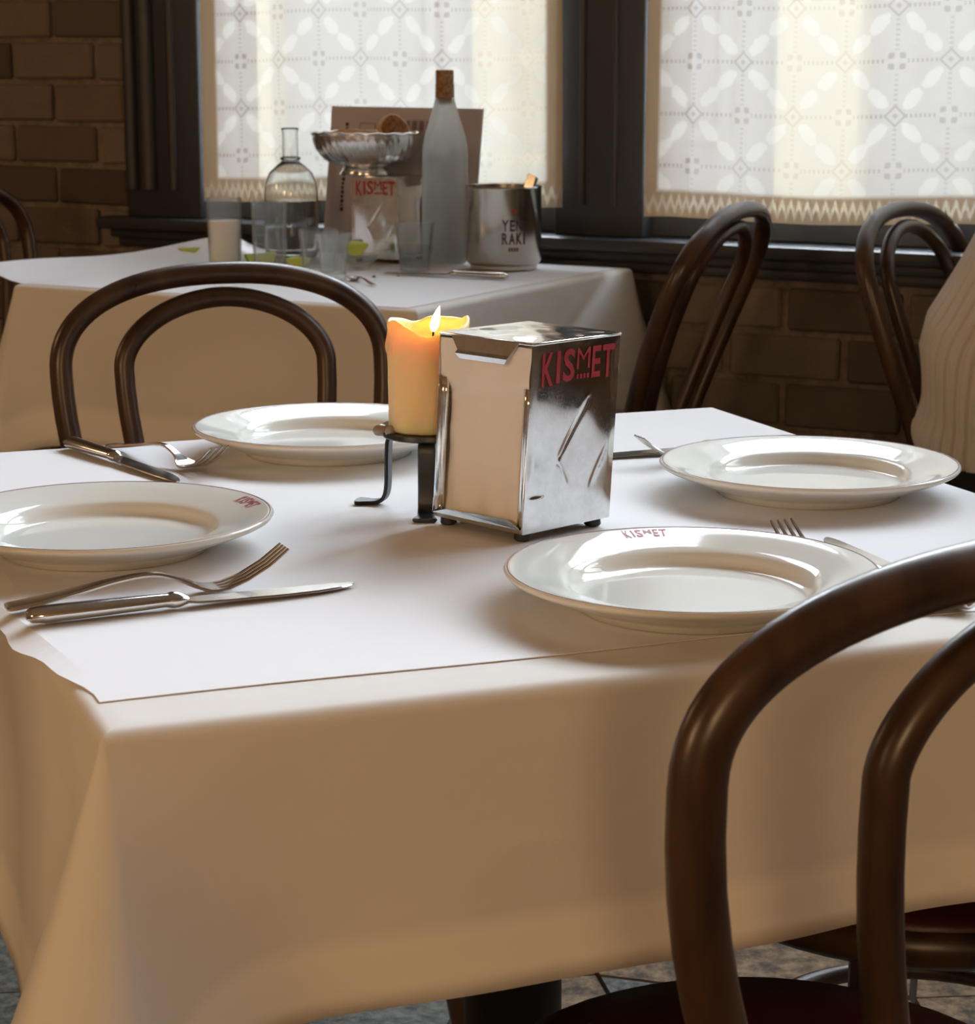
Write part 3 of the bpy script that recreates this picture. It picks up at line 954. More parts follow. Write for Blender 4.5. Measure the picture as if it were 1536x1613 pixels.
# ------------------------------------------------------------------ plates
PL = [(0.0, .0045), (.076, .0045), (.078, .0), (.084, .0), (.086, .004), (.100, .0095), (.118, .0165), (.131, .0220), (.1352, .0243), (.1366, .0265), (.1352, .0284),
      (.1315, .0283), (.118, .0250), (.100, .0205), (.0945, .0190), (.0910, .0172), (.0885, .0140), (.0860, .0105), (.0815, .0085), (.070, .0078), (.035, .0074), (.0, .0074)]
plate_me = mesh('plate_body', *lathe(PL, 96), True)
plate_me.materials.append(M_PORC)
def rim_z(r):
    pts = [(.0945, .0190), (.100, .0205), (.118, .0250), (.1315, .0283), (.1352, .0284)]
    for (a, za), (b_, zb) in zip(pts, pts[1:]):
        if r <= b_: return za + (zb - za) * (r - a) / (b_ - a)
    return pts[-1][1]
ringme = mesh('rim_line', *lathe([(.1334, .0282), (.1334, .02862), (.1341, .02866), (.1341, .0282)], 96), True)
ringme.materials.append(mat('rim_print', (0.20, 0.05, 0.04), 0.3))
def plate_logo(width=0.034):
    V, F = lettering(KISMET, 0.03)
    out = []
    for q in V:
        r = 0.1165 + q.y * width
        ang = -(q.x - 0.5) * width / 0.120
        out.append(Vector((r * math.sin(-ang), r * math.cos(-ang), rim_z(r) + 0.0003)))
    me = bpy.data.meshes.new('printed_name')
    me.from_pydata([tuple(q) for q in out], [], F)
    me.materials.append(M_RED)
    return me
logo_me = plate_logo()
def plate(x, y, rz, label, logo):
    r = empty('dinner_plate', (x, y, TOP + 0.0007), rz)
    prop(r, label, 'plate', 'dinner plates laid on the table')
    link('plate_body', plate_me, None, r)
    link('rim_line', ringme, None, r)['label'] = 'thin red line around the rim'
    if logo:
        link('printed_name', logo_me, None, r)['label'] = 'red printed name on the rim'
    return r
plate(0.148, 1.522, ATAB - math.radians(9), 'white dinner plate with a red name, partly behind the near chair back', True)
plate(0.294, 1.940, ATAB + PI / 2 + 0.6, 'white dinner plate at the right edge, in front of the person in the sweater', False)
plate(-0.310, 1.708, ATAB - PI / 2 + math.radians(5), 'white dinner plate cut by the left picture edge, above the long fork and knife', True)
plate(-0.160, 2.146, ATAB + PI + 0.5, 'white dinner plate behind the lit candle', False)

# ------------------------------------------------------------------ cutlery (lies along +x, handle end at the origin)
def fork_meshes():
    L0 = 0.125
    hp = [((0.0, 0, .0035), .0065), ((0.004, 0, .0036), .0095), ((0.02, 0, .0055), .0098), ((0.05, 0, .0105), .0075), ((0.075, 0, .0150), .0048),
          ((0.095, 0, .0172), .0036), ((0.108, 0, .0165), .0034), ((0.122, 0, .0120), .0040), ((0.134, 0, .0065), .0075)]
    pts = smooth_path([p for p, h in hp], 3)
    hw = []
    for i in range(len(hp) - 1):
        for k in range(3): hw.append(hp[i][1] + (hp[i + 1][1] - hp[i][1]) * k / 3)
    hw.append(hp[-1][1])
    handle = strip(list(zip(pts, hw)), (0, 1, 0), 0.0030)
    bowl = strip([((.130, 0, .0085), .0058), ((.136, 0, .0057), .0098), ((.143, 0, .0038), .0122), ((.151, 0, .0034), .0125)], (0, 1, 0), 0.0022)
    tines = []
    for k in range(4):
        y = (k - 1.5) * 0.0069
        tines.append(strip([((.148, y, .0035), .0026), ((.156, y, .0044), .0023), ((.170, y * .98, .0090), .0021), ((.186, y * .96, .0175), .0019), ((.198, y * .94, .0265), .0015), ((.201, y * .93, .0290), .0008)], (0, 1, 0), 0.0020))
    return handle, bowl, tines
fh, fb, ft = fork_meshes()
fork_h = mesh('handle', *fh, True, 40); fork_h.materials.append(M_STEEL)
fork_b = mesh('fork_head', *fb, True, 40); fork_b.materials.append(M_STEEL)
fork_t = []
for t in ft:
    m_ = mesh('tine', *t, True, 40); m_.materials.append(M_STEEL); fork_t.append(m_)
# knife: hollow handle, bolster, blade lying on its side
kh = []
def ell(x, a, b_, z):
    return x, a, b_, z
prof = [(0.0, .004, .003), (.003, .0080, .0052), (.012, .0098, .0060), (.05, .0092, .0056), (.085, .0078, .0050), (.098, .0070, .0046)]
V, F = [], []
seg = 14
for (x, a_, b_) in prof:
    for k in range(seg):
        an = 2 * PI * k / seg
        V.append(Vector((x, a_ * math.cos(an), 0.0062 + b_ * math.sin(an))))
for i in range(len(prof) - 1):
    for k in range(seg):
        l = (k + 1) % seg
        F.append((i * seg + k, i * seg + l, (i + 1) * seg + l, (i + 1) * seg + k))
F += [tuple(range(seg))[::-1], tuple((len(prof) - 1) * seg + k for k in range(seg))]
knife_h = mesh('handle', V, F, True, 50); knife_h.materials.append(M_STEEL)
V, F = tube([(.096, 0, .0060), (.101, 0, .0060), (.106, 0, .0058), (.112, 0, .0050)], [.0062, .0080, .0074, .0040], 14, flat=(1.0, 0.72))
knife_b = mesh('bolster', V, F, True, 50); knife_b.materials.append(M_STEEL)
V, F = strip([((.110, 0, .0048), .0055), ((.118, .0006, .0040), .0085), ((.14, .0010, .0032), .0096), ((.18, .0010, .0024), .0098), ((.205, .0016, .0020), .0092), ((.222, .0030, .0018), .0072), ((.233, .0046, .0016), .0044), ((.238, .0060, .0016), .0016)], (0, 1, 0), 0.0018)
knife_l = mesh('blade', V, F, True, 40); knife_l.materials.append(M_STEEL)
def fork(x, y, rz, label, z=TOP + 0.001, group='forks on the table', sc=1.0):
    r = empty('dinner_fork', (x, y, z), rz)
    r.scale = (sc, sc, sc)
    prop(r, label, 'fork', group)
    link('handle', fork_h, None, r)
    h = link('fork_head', fork_b, None, r)
    for t in fork_t: link('tine', t, None, h)
    return r
def knife(x, y, rz, label, z=TOP + 0.0012, group='knives on the table', sc=1.0, flip=False):
    r = empty('dinner_knife', (x, y, z), rz)
    r.scale = (sc, sc * (-1 if flip else 1), sc)
    prop(r, label, 'knife', group)
    link('handle', knife_h, None, r)
    link('bolster', knife_b, None, r)
    link('blade', knife_l, None, r)
    return r
def lay(fn, u0, v0, du, dv, label, **kw):
    p = TP(u0, v0)
    d = TU * du + TV * dv
    return fn(p.x, p.y, math.atan2(d.y, d.x), label, **kw)
lay(knife, -0.004, 0.256, 0.997, 0.088, 'steel dinner knife lying nearest the front left table corner', sc=1.05)
lay(fork, -0.012, 0.298, 0.999, 0.03, 'steel dinner fork with raised tines beside the near left plate', sc=1.04)
lay(knife, 0.150, 0.952, 0.28, -0.96, 'steel dinner knife at the far left table corner', flip=True)
lay(fork, 0.190, 0.928, 0.33, -0.944, 'steel dinner fork between the far left knife and the plate behind the candle')
lay(fork, 0.614, 0.060, -0.105, 0.994, 'steel dinner fork whose tines show behind the plate by the near chair')
lay(knife, 0.632, 0.050, 0.07, 0.997, 'steel dinner knife crossing behind the near chair hoop', sc=1.03, flip=True)
lay(knife, 0.850, 0.690, -1.0, 0.06, 'steel dinner knife half hidden behind the napkin dispenser')
lay(fork, 0.850, 0.650, -1.0, -0.01, 'steel dinner fork beside the right-hand plate near the dispenser')

# ------------------------------------------------------------------ napkin dispensers
def make_dispenser(loc, rz, label, shear=(0, 0), dent=1.0):
    """local: napkin ends face -x/+x ... metal sides with the name face -y/+y; origin at the base centre"""
    Wn, Dn, H0, H1 = 0.109, 0.104, 0.007, 0.163     # Wn along y-side? see below
    r = empty('napkin_dispenser', loc, rz)
    prop(r, label, 'dispenser', 'napkin dispensers')
    hx, hy = Dn / 2, Wn / 2                          # metal sides span x (Dn); napkin ends span y (Wn)
    def sh(p):
        k = (p.z - H0) / (H1 - H0)
        return Vector((p.x + shear[0] * k, p.y + shear[1] * k, p.z))
    # creases on the metal side, in (x 0..1, z 0..1)
    cr = [((.76, .36), (.62, .72), 1.0), ((.40, .34), (.80, .68), 0.0), ((.30, .36), (.70, .64), 0.0)]
    lines = [((.68, .68), (.36, .37), 1.0, .014), ((.36, .37), (.48, .22), -.8, .010), ((.90, .40), (.74, .20), 1.0, .010), ((.02, .21), (.24, .195), 1.0, .012)]
    def crease(a, c):
        d = 0.0
        for (p, q, s, w) in lines:
            px, pz = a - p[0], c - p[1]
            qx, qz = q[0] - p[0], q[1] - p[1]
            t = max(0, min(1, (px * qx + pz * qz) / (qx * qx + qz * qz)))
            dist = math.hypot(px - t * qx, (pz - t * qz) * 1.5)
            d += s * 0.0009 * math.exp(-(dist / w) ** 2) * math.sin(PI * min(1, max(0.08, t)) ) ** 0.5
        d += 0.0006 * math.sin(a * 4.1 + 1) * math.sin(c * 5.3) + 0.0011 * math.exp(-((a - .6) ** 2 + (c - .42) ** 2) / .03)
        return -d * dent
    def side(sgn):
        V, F = [], []
        nx, nz = 48, 64
        for j in range(nz + 1):
            for i in range(nx + 1):
                a, c = i / nx, j / nz
                edge = min(1, min(a, 1 - a) * 14, min(c, 1 - c) * 14)
                V.append(sh(Vector((sgn * (-hx + Dn * a), sgn * (-hy - crease(a, c) * edge), H0 + (H1 - H0) * c))))
        for j in range(nz):
            for i in range(nx):
                k = j * (nx + 1) + i
                F.append((k, k + 1, k + nx + 2, k + nx + 1))
        return V, F
    for sgn in (1, -1):
        obj('side_panel', *side(sgn), M_CHROME, r)
    # top: slightly dished sheet overhanging with rolled edge
    V, F = bevel_box(-hx - .001, hx + .001, -hy - .001, hy + .001, H1 - .001, H1 + .0016, .0012, 2)
    V = [sh(q) for q in V]
    obj('top_panel', V, F, M_CHROME, r, sharp=40)
    # top sheet relief
    V, F = [], []
    n = 30
    for j in range(n + 1):
        for i in range(n + 1):
            a, c = i / n, j / n
            e = min(1, min(a, 1 - a, c, 1 - c) * 6)
            V.append(sh(Vector((-hx + Dn * a, -hy + Wn * c, H1 + .0017 + e * (.0005 * math.sin(a * 9 + c * 4) * math.sin(c * 11 + 2) + .0003 * math.sin(a * 23 + 3) * math.sin(c * 17))))))
    for j in range(n):
        for i in range(n):
            k = j * (n + 1) + i
            F.append((k, k + 1, k + n + 2, k + n + 1))
    obj('top_sheet', V, F, M_CHROME, r)
    V, F = box(-hx + .001, hx - .001, -hy + .001, hy - .001, H0, H0 + .0015)
    obj('base_plate', V, F, M_CHROME, r, smooth=False)
    # napkin ends
    for sgn in (1, -1):
        # stack of folded napkins bulging between the flanges
        V, F = [], []
        ny, nz = 24, 28
        y0, y1, z0, z1_ = -hy + .004, hy - .004, H0 + .004, H1 - .003
        for j in range(nz + 1):
            for i in range(ny + 1):
                a, c = i / ny, j / nz
                bul = math.sin(PI * a) ** 0.6 * (0.5 + 0.5 * math.sin(PI * c))
                rip = 0.0014 * math.sin(a * 9 + c * 3) + 0.0013 * math.sin(a * 19 - c * 6 + 1) * (1 - .6 * c) + .0005 * math.sin(c * 25 + a * 9)
                wd = min(1, max(0, (c - .70) / .10)); wd = wd * wd * (3 - 2 * wd)
                yy = (y0 + (y1 - y0) * a) * (1 + .07 * wd)
                V.append(sh(Vector((sgn * (hx - .009 + .0065 * bul + rip + wd * (.0085 - .006 * bul)), yy, z0 + (z1_ - z0) * c))))
        m_ = len(V)
        for j in range(nz):
            for i in range(ny):
                k = j * (ny + 1) + i
                F.append((k, k + 1, k + ny + 2, k + ny + 1))
        # body of the stack behind the front sheet
        bv, bf = box(min(0, sgn * (hx - .012)), max(0, sgn * (hx - .012)), y0, y1, z0, z1_)
        V, F = join((V, F), ([sh(q) for q in bv], bf))
        obj('napkin_stack', V, F, M_NAPKIN, r)
        # side flanges, rolled
        for sy in (-1, 1):
            prof = [(hx, sy * hy), (hx + .0006, sy * (hy - .002)), (hx + .0002, sy * (hy - .0055)), (hx - .0015, sy * (hy - .0085)), (hx - .0035, sy * (hy - .0095)), (hx - .0055, sy * (hy - .0085))]
            V, F = [], []
            zs = [H0 + .001, H0 + .02, (H0 + H1) / 2, H1 - .050, H1 - .036]
            for zi, z in enumerate(zs):
                for (x, y) in prof: V.append(sh(Vector((sgn * x, y, z))))
            k = len(prof)
            for a in range(len(zs) - 1):
                for b_ in range(k - 1): F.append((a * k + b_, a * k + b_ + 1, (a + 1) * k + b_ + 1, (a + 1) * k + b_))
            fl_ = obj('side_flange', V, F, M_CHROME, r)
            md = fl_.modifiers.new('t', 'SOLIDIFY'); md.thickness = .0008
        # top lip: tapering tab bent down over the napkins
        V = [sh(Vector(q)) for q in [(sgn * (hx + .0012), -hy + .014, H1 + .0008), (sgn * (hx + .0012), hy - .014, H1 + .0008), (sgn * (hx + .0022), hy - .024, H1 - .011), (sgn * (hx + .0022), -hy + .024, H1 - .011),
             (sgn * (hx + .0052), -hy + .024, H1 - .0135), (sgn * (hx + .0052), hy - .024, H1 - .0135), (sgn * (hx + .0032), hy - .028, H1 - .0180), (sgn * (hx + .0032), -hy + .028, H1 - .0180)]]
        lp = obj('top_lip', V, [(0, 1, 2, 3), (3, 2, 5, 4), (4, 5, 6, 7)], M_CHROME, r, smooth=False)
        md = lp.modifiers.new('t', 'SOLIDIFY'); md.thickness = .0008
        V = [sh(Vector(q)) for q in [(sgn * (hx - .001), -hy + .002, H0), (sgn * (hx - .001), hy - .002, H0), (sgn * (hx + .0016), hy - .002, H0 + .004), (sgn * (hx + .0016), -hy + .002, H0 + .004), (sgn * (hx + .001), -hy + .018, H0 + .0105), (sgn * (hx + .001), hy - .018, H0 + .0085)]]
        lp = obj('bottom_lip', V, [(0, 1, 2, 3), (3, 2, 5, 4)], M_CHROME, r, smooth=False)
        md = lp.modifiers.new('t', 'SOLIDIFY'); md.thickness = .0008
    # rubber feet
    for sx in (-1, 1):
        for sy in (-1, 1):
            V, F = lathe([(0, 0), (.0062, 0), (.0072, .0012), (.0066, H0), (0, H0)], 16)
            obj('foot', [q + Vector((sx * (hx - .010), sy * (hy - .010), 0)) for q in V], F, M_RUBBER, r, sharp=40)
    # printed name on both metal sides
    V0, F0 = lettering(KISMET, 0.022)
    tiny = lettering([('B', .475, .515, .055, .11), ('C', .53, .57, .055, .11), ('H', .585, .625, .055, .11)], 0.02)
    for sgn in (1, -1):
        out = []
        for q in V0:
            a = 0.11 + q.x * 0.83
            z = H1 - 0.0345 + (q.y / 0.38) * 0.0285 - 0.0008 * (1 - q.x) + 0.0
            c = (z - H0) / (H1 - H0)
            edge = min(1, min(a, 1 - a) * 14, min(c, 1 - c) * 14)
            out.append(sh(Vector((sgn * (-hx + Dn * a), sgn * (-hy - crease(a, c) * edge - .00045), z))))
        o_ = obj('printed_name', out, F0, M_RED, r, smooth=False)
        o_['label'] = 'red printed name'
        bars = []
        for k in range(4):
            x0 = 0.478 + k * 0.047
            bars.append(([Vector((sgn * (-hx + Dn * (0.11 + x * 0.83)), sgn * (-hy - .0008), H1 - z)) for (x, z) in ((x0, .0325), (x0 + .03, .0325), (x0 + .03, .0285), (x0, .0285))], [(0, 1, 2, 3)]))
        V, F = join(*bars)
        obj('small_print', [sh(q) for q in V], F, M_RED, r, smooth=False)
    return r
# foreground dispenser: front corner f, napkin end to the left, named side to the right
f_ = Vector((0.0285, 1.7215, 0))
al = math.radians(46)
e_l = Vector((-math.cos(al), math.sin(al), 0))       # along the napkin end
e_r = Vector((math.sin(al), math.cos(al), 0))        # along the named side
cen = f_ + e_l * (0.109 / 2) + e_r * (0.104 / 2)
# local x = e_r (named side runs along x, faces -y = -e_l... ), napkin end faces -x
make_dispenser((cen.x, cen.y, TOP + .0007), math.atan2(e_r.y, e_r.x), 'chrome napkin dispenser with dented side beside the lit candle', shear=(0.0055, -0.0055), dent=1.35)
f_ = Vector((-0.172, 4.165, 0))
al2 = math.radians(28)
e_l = Vector((-math.cos(al2), math.sin(al2), 0))     # named side runs to the left
e_r = Vector((math.sin(al2), math.cos(al2), 0))      # napkin end runs back
cen2 = f_ + e_l * (0.104 / 2) + e_r * (0.109 / 2)
make_dispenser((cen2.x, cen2.y, TOP + .0012), math.atan2(-e_l.y, -e_l.x), 'chrome napkin dispenser under the bread basket on the window table')

# ------------------------------------------------------------------ candle on an iron stand
CX, CY = -0.0515, 1.872
ZC = 0.821
st = empty('candle_stand', (CX, CY, TOP))
prop(st, 'low black iron candle stand with three bent legs', 'candle stand')
V, F = lathe([(0, .064), (.040, .064), (.0415, .0655), (.041, .0690), (.038, .0695), (0, .0690)], 40)
obj('dish', V, F, M_IRON, st, sharp=40)
for k, ang in enumerate((math.radians(166), math.radians(-92), math.radians(38))):
    d = Vector((math.cos(ang), math.sin(ang), 0))
    s_ = Vector((-math.sin(ang), math.cos(ang), 0))
    pts = smooth_path([d * .030 + Vector((0, 0, .0628)), d * .036 + Vector((0, 0, .060)), d * .0375 + Vector((0, 0, .045)), d * .038 + Vector((0, 0, .02)), d * .0405 + Vector((0, 0, .008)), d * .047 + Vector((0, 0, .0030)), d * .060 + Vector((0, 0, .0022)), d * .068 + Vector((0, 0, .0022))], 4)
    hw = [.0075 if i < len(pts) - 7 else .0075 + .0035 * math.sin(PI * (i - len(pts) + 7) / 7.5) for i in range(len(pts))]
    hw[-1] = .006
    leg = obj('leg', *strip(list(zip(pts, hw)), s_, .0034), M_IRON, st, sharp=50)
# spilt wax on the dish
rnd = random.Random(5)
V, F = [], []
sp = [(0.034, 2.9, .009), (0.037, 3.6, .005), (.035, .6, .007), (.036, 1.7, .008)]
parts = []
for (r_, a_, s_) in sp:
    v, f = lathe([(0, -.0035), (.8 * s_, -.003), (s_, 0), (.85 * s_, .0035), (.4 * s_, .0055), (0, .006)], 14)
    parts.append(([q + Vector((r_ * math.cos(a_), r_ * math.sin(a_), .0705)) for q in v], f))
obj('wax_drip', *join(*parts), M_SPILL, st)
v, f = lathe([(0, -.0035), (.006, -.0025), (.008, .001), (.006, .005), (.0025, .0065), (0, .007)], 16)
obj('wax_drip', [q + Vector((-.0415, -.006, .0685)) for q in v], f, M_SPILL, st)

cd = empty('pillar_candle', (CX, CY, ZC - .0008))
prop(cd, 'short cream pillar candle, lit and glowing orange at its uneven top', 'candle')
RC, HC = 0.0355, 0.094
V, F = [], []
seg = 72
DRIPS = [(math.radians(172), .097, .064, .0022, .10), (math.radians(215), .091, .062, .0012, .07), (math.radians(-18), .096, .080, .0020, .09), (math.radians(12), .094, .070, .0014, .08), (math.radians(178), .05, .035, .0009, .05)]
zs = [0, .002, .008, .014, .02, .026, .032, .036, .04, .045, .05, .055, .06, .063, .066, .069, .072, .0745]
for z in zs:
    for k in range(seg):
        a = 2 * PI * k / seg
        r_ = RC * (0.965 if z == 0 else 1.0) + .0005 * math.sin(a * 5 + z * 60) + .0004 * math.sin(a * 11 - z * 90)
        for (a_, z0_, z1_, am, sg_) in DRIPS:
            da = math.atan2(math.sin(a - a_), math.cos(a - a_))
            if z > z1_: r_ += am * math.exp(-(da / sg_) ** 2) * min(1, (z - z1_) / .006)
        V.append(Vector((r_ * math.cos(a), r_ * math.sin(a), z)))
def lip(a):
    # wavy wall around the melted pool: low notch towards the viewer
    notch = math.exp(-((math.atan2(math.sin(a + 1.35), math.cos(a + 1.35))) / 0.75) ** 2)
    return .0925 + .0020 * math.sin(2 * a + .9) + .0016 * math.sin(5 * a + 1) + .0006 * math.sin(9 * a) - .0075 * notch
rings_top = [(1.0, 0.0, -.005), (1.02, 0, -.001), (1.015, 0, .0015), (.98, 0, .0030), (.92, 0, .0024), (.87, 0, .0), (.84, 0, -.004), (.76, 1, .0), (.5, 1, -.0015), (.15, 1, -.002)]
for (fr_, pool, dz) in rings_top:
    for k in range(seg):
        a = 2 * PI * k / seg
        z = (.0805 + dz) if pool else lip(a) + dz
        V.append(Vector((RC * fr_ * math.cos(a), RC * fr_ * math.sin(a), z)))
nr = len(zs) + len(rings_top)
for i in range(nr - 1):
    for k in range(seg):
        l = (k + 1) % seg
        F.append((i * seg + k, i * seg + l, (i + 1) * seg + l, (i + 1) * seg + k))
F += [tuple(range(seg))[::-1], tuple((nr - 1) * seg + k for k in range(seg))]
obj('wax', V, F, M_WAX, cd)
FX, FY = 0.0045, 0.0
obj('wick', *tube([(FX - .001, FY, .077), (FX, FY, .086), (FX + .001, FY, .0905)], .0009, 8), M_WICK, cd)
pf = [(0, 0), (.0018, .0012), (.0034, .0045), (.0040, .0085), (.0034, .0135), (.0020, .0185), (.0008, .022), (0, .0240)]
V, F = lathe(pf, 20)
obj('flame', [Vector((q.x + FX + 5.2 * q.z ** 2 + .10 * q.z, q.y + FY, q.z * .95 + .0855)) for q in V], F, M_FLAME, cd)
flame_light = lamp('candle_flame_light', 'POINT', (CX + FX + .002, CY + FY, ZC + .0975), 2.6, (1.0, 0.34, 0.03), shadow_soft_size=0.003)

# ------------------------------------------------------------------ things on the window table
Z2 = TOP + 0.0012
def lathe_obj(name, prof, m, parent, seg=40, loc=(0, 0, 0), sharp=None, close=False):
    V, F = lathe(prof, seg, close)
    return obj(name, [q + Vector(loc) for q in V], F, m, parent, sharp=sharp)
def tumbler(name, x, y, rb, rt, h, label, wall_t=.0018, base=.006, curve=0.0, fill=None, mfill=None, group='drinking glasses on the window table', cat='glass'):
    r = empty(name, (x, y, Z2))
    prop(r, label, cat, group)
    n = 8
    def rad(t): return rb + (rt - rb) * (t ** (1 + curve * 3) if curve else t)
    outer = [(0, 0), (rb * .92, 0)] + [(rad(i / n), .0015 + (h - .0015) * i / n) for i in range(n + 1)]
    inner = [(rad(i / n) - wall_t, max(base, h * i / n)) for i in range(n, -1, -1) if h * i / n > base] + [(rad(base / h) - wall_t, base), (0, base)]
    lathe_obj('glass_body', outer + [(rt - wall_t / 2, h + .0006)] + inner, M_GLASS, r, 36)
    if fill:
        zf = fill * h
        k = wall_t + .0004
        pr = [(0, base + .0004)] + [(rad(t) - k, max(base + .0004, h * t)) for t in [base / h + (fill - base / h) * i / 6 for i in range(7)]] + [(0, zf)]
        lathe_obj('drink', pr, mfill, r, 32, sharp=50)
    return r
tumbler('highball_glass', -0.503, 4.150, .031, .0345, .127, 'tall straight glass half filled with cloudy white drink', fill=.66, mfill=M_MILK)
tumbler('highball_glass', -0.407, 4.050, .030, .0345, .126, 'tall empty straight glass next to the cloudy white drink', base=.010)
tumbler('tumbler_glass', -0.378, 4.190, .028, .034, .084, 'short glass standing behind the tall empty glass', base=.008)
tumbler('tumbler_glass', -0.312, 4.000, .031, .037, .078, 'short wide tumbler between the tall empty glass and the flared glass', base=.008)
tumbler('flared_glass', -0.274, 3.845, .0235, .0335, .083, 'small flared glass closest to the back of the far chair', base=.012, curve=.5)
tumbler('water_glass', -0.135, 4.015, .0275, .0375, .090, 'small tapered glass half full of water before the bottle', base=.008, fill=.52, mfill=M_WATER)

ca = empty('glass_carafe', (-0.388, 4.300, Z2))
prop(ca, 'clear round-shouldered glass carafe with a straight neck', 'carafe')
co = [(0, 0), (.046, 0), (.052, .004), (.0535, .02), (.0535, .125), (.051, .146), (.043, .166), (.028, .180), (.019, .187), (.0165, .192), (.0158, .200), (.0158, .246), (.0172, .249), (.0172, .253)]
ci = [(r_ - .0018, z) for r_, z in co[::-1] if z > .19] + [(.041, .163), (.049, .144), (.0512, .124), (.0512, .02), (.048, .007), (0, .006)]
lathe_obj('carafe_body', co + ci, M_CARAFE, ca, 40)
lathe_obj('neck_ring', [(.0165, .190), (.0205, .192), (.0205, .196), (.0162, .198)], M_CARAFE, ca, 32, close=True)
lathe_obj('water', [(0, .0066), (.0475, .0076), (.0506, .02), (.0506, .112), (0, .112)], glass_mat('carafe_water', (.98, .99, 1.0), 0, 1.33), ca, 36, sharp=50)

bo = empty('spirit_bottle', (-0.0812, 4.180, Z2))
prop(bo, 'tall frosted glass bottle with a cork stopper', 'bottle')
lathe_obj('bottle_body', [(0, 0), (.036, 0), (.0418, .004), (.0436, .012), (.0436, .205), (.0428, .222), (.0395, .240), (.0330, .262), (.0255, .285), (.0200, .305), (.0175, .315), (.0172, .335), (.0172, .338), (0, .338)], M_FROST, bo, 48)
lathe_obj('spirit', [(0, .0085), (.0355, .0095), (.0398, .02), (.0396, .211), (0, .212)], M_WATER, bo, 40, sharp=50)
ck = lathe_obj('cork', [(0, .300), (.0130, .302), (.0130, .338), (.0165, .3385), (.0172, .341), (.0172, .3625), (.016, .365), (0, .3655)], M_CORK, bo, 32, sharp=40)
lathe_obj('neck_band', [(.0176, .3135), (.0180, .3145), (.0180, .3385), (.0176, .3395)], M_CORK, bo, 32, close=True)

bk = empty('ice_bucket', (0.030, 4.064, Z2))
prop(bk, 'brushed steel ice bucket with dark printed lettering', 'bucket')
lathe_obj('bucket_body', [(0, 0), (.060, 0), (.063, .002), (.0635, .009), (.0668, .011), (.0712, .018), (.0712, .150), (.0722, .1525), (.0712, .1550), (.0695, .1545), (.0690, .020), (.060, .014), (0, .0135)], M_BRUSH, bk, 56, sharp=40)
def bent_print(spec, rad, ang0, bold=.03):
    V, F = lettering(spec, bold)
    return [Vector((rad * math.sin(q.x / rad + ang0), -rad * math.cos(q.x / rad + ang0), q.y)) for q in V], F
wb = .036
spec = [('Y', 0, .0125, .0745, .0955), ('E', .0150, .0245, .0745, .0955), ('N', .0272, .0385, .0745, .0955), ('I', .0420, .0448, .0745, .0955),
        ('R', 0, .0115, .0505, .0715), ('A', .0130, .0250, .0505, .0715), ('K', .0272, .0385, .0505, .0715), ('I', .0420, .0448, .0505, .0715)]
a0 = -0.05
o_ = obj('printed_name', *bent_print(spec, .0716, a0), M_INK, bk, smooth=False); o_['label'] = 'dark printed two-line name'
# red emblem: small star in a ring, and a worn brown line of marks below
em = []
n = 20
for k in range(n):
    a = 2 * PI * k / n
    r_ = .0062 if k % 4 < 2 else .0046
    em.append(Vector((.0222 + r_ * math.cos(a), .1110 + r_ * math.sin(a), 0)))
V = [Vector((.0716 * math.sin(q.x / .0716 + a0), -.0716 * math.cos(q.x / .0716 + a0), q.y)) for q in em]
o_ = obj('red_emblem', V, [tuple(range(n))], mat('worn_red', (.30, .06, .04), .5), bk, smooth=False)
bars = []
for k in range(4):
    x0 = .0125 + k * .0050
    bars.append(([Vector((.0716 * math.sin(x / .0716 + a0), -.0716 * math.cos(x / .0716 + a0), z)) for (x, z) in ((x0, .0375), (x0 + .0034, .0375), (x0 + .0034, .0445), (x0, .0445))], [(0, 1, 2, 3)]))
obj('worn_print', *join(*bars), M_BROWNINK, bk, smooth=False)
tg = empty('ice_tongs', (0.030, 4.064, Z2))
prop(tg, 'flat steel tongs handle sticking out of the ice bucket', 'tongs')
for k in (0, 1):
    off = Vector((0.004 * k, .012 * k, -.004 * k))
    pts = [Vector((.010, .0, .016)) + off, Vector((.030, .004, .09)) + off, Vector((.046, .008, .150)) + off, Vector((.0535, .010, .174)) + off]
    obj('arm', *strip([(p, .0085) for p in pts], (.9, -.25, -.3), .0016), M_BRUSH, tg, sharp=40)

# bread basket on the dispenser
bkx, bky, bkz = -0.2355, 4.246, TOP + .0012 + .163 + .0025
bs = empty('bread_basket', (bkx, bky, bkz))
prop(bs, 'silver fluted bread basket standing on the napkin dispenser', 'basket')
lathe_obj('foot_ring', [(.052, 0), (.053, .001), (.047, .010), (.042, .018), (.0405, .0175), (.045, .009), (.050, 0)], M_STEEL, bs, 48, close=True)
def bowl_r(t): return .040 + (.104 - .040) * math.sin(t * PI / 2) ** 0.8
V, F = [], []
seg, nz = 144, 14
for layer in (0, 1):
    for j in range(nz + 1):
        t = j / nz
        for k in range(seg):
            a = 2 * PI * k / seg
            tw = a + 0.25 * t
            fl_ = (1 + .030 * (abs(math.sin(18 * tw)) - .5) * min(1, t * 3) * min(1, (1 - t) * 5 + .15))
            r_ = bowl_r(t) * fl_ - .0015 * layer
            V.append(Vector((r_ * math.cos(a), r_ * math.sin(a), .016 + .062 * (1 - math.cos(t * PI / 2)) ** .85 + .001 * layer)))
for layer in (0, 1):
    for j in range(nz):
        for k in range(seg):
            l = (k + 1) % seg
            o_ = layer * (nz + 1) * seg
            F.append((o_ + j * seg + k, o_ + j * seg + l, o_ + (j + 1) * seg + l, o_ + (j + 1) * seg + k))
F.append(tuple(range(seg)))
obj('bowl', V, F, M_SILVER, bs)
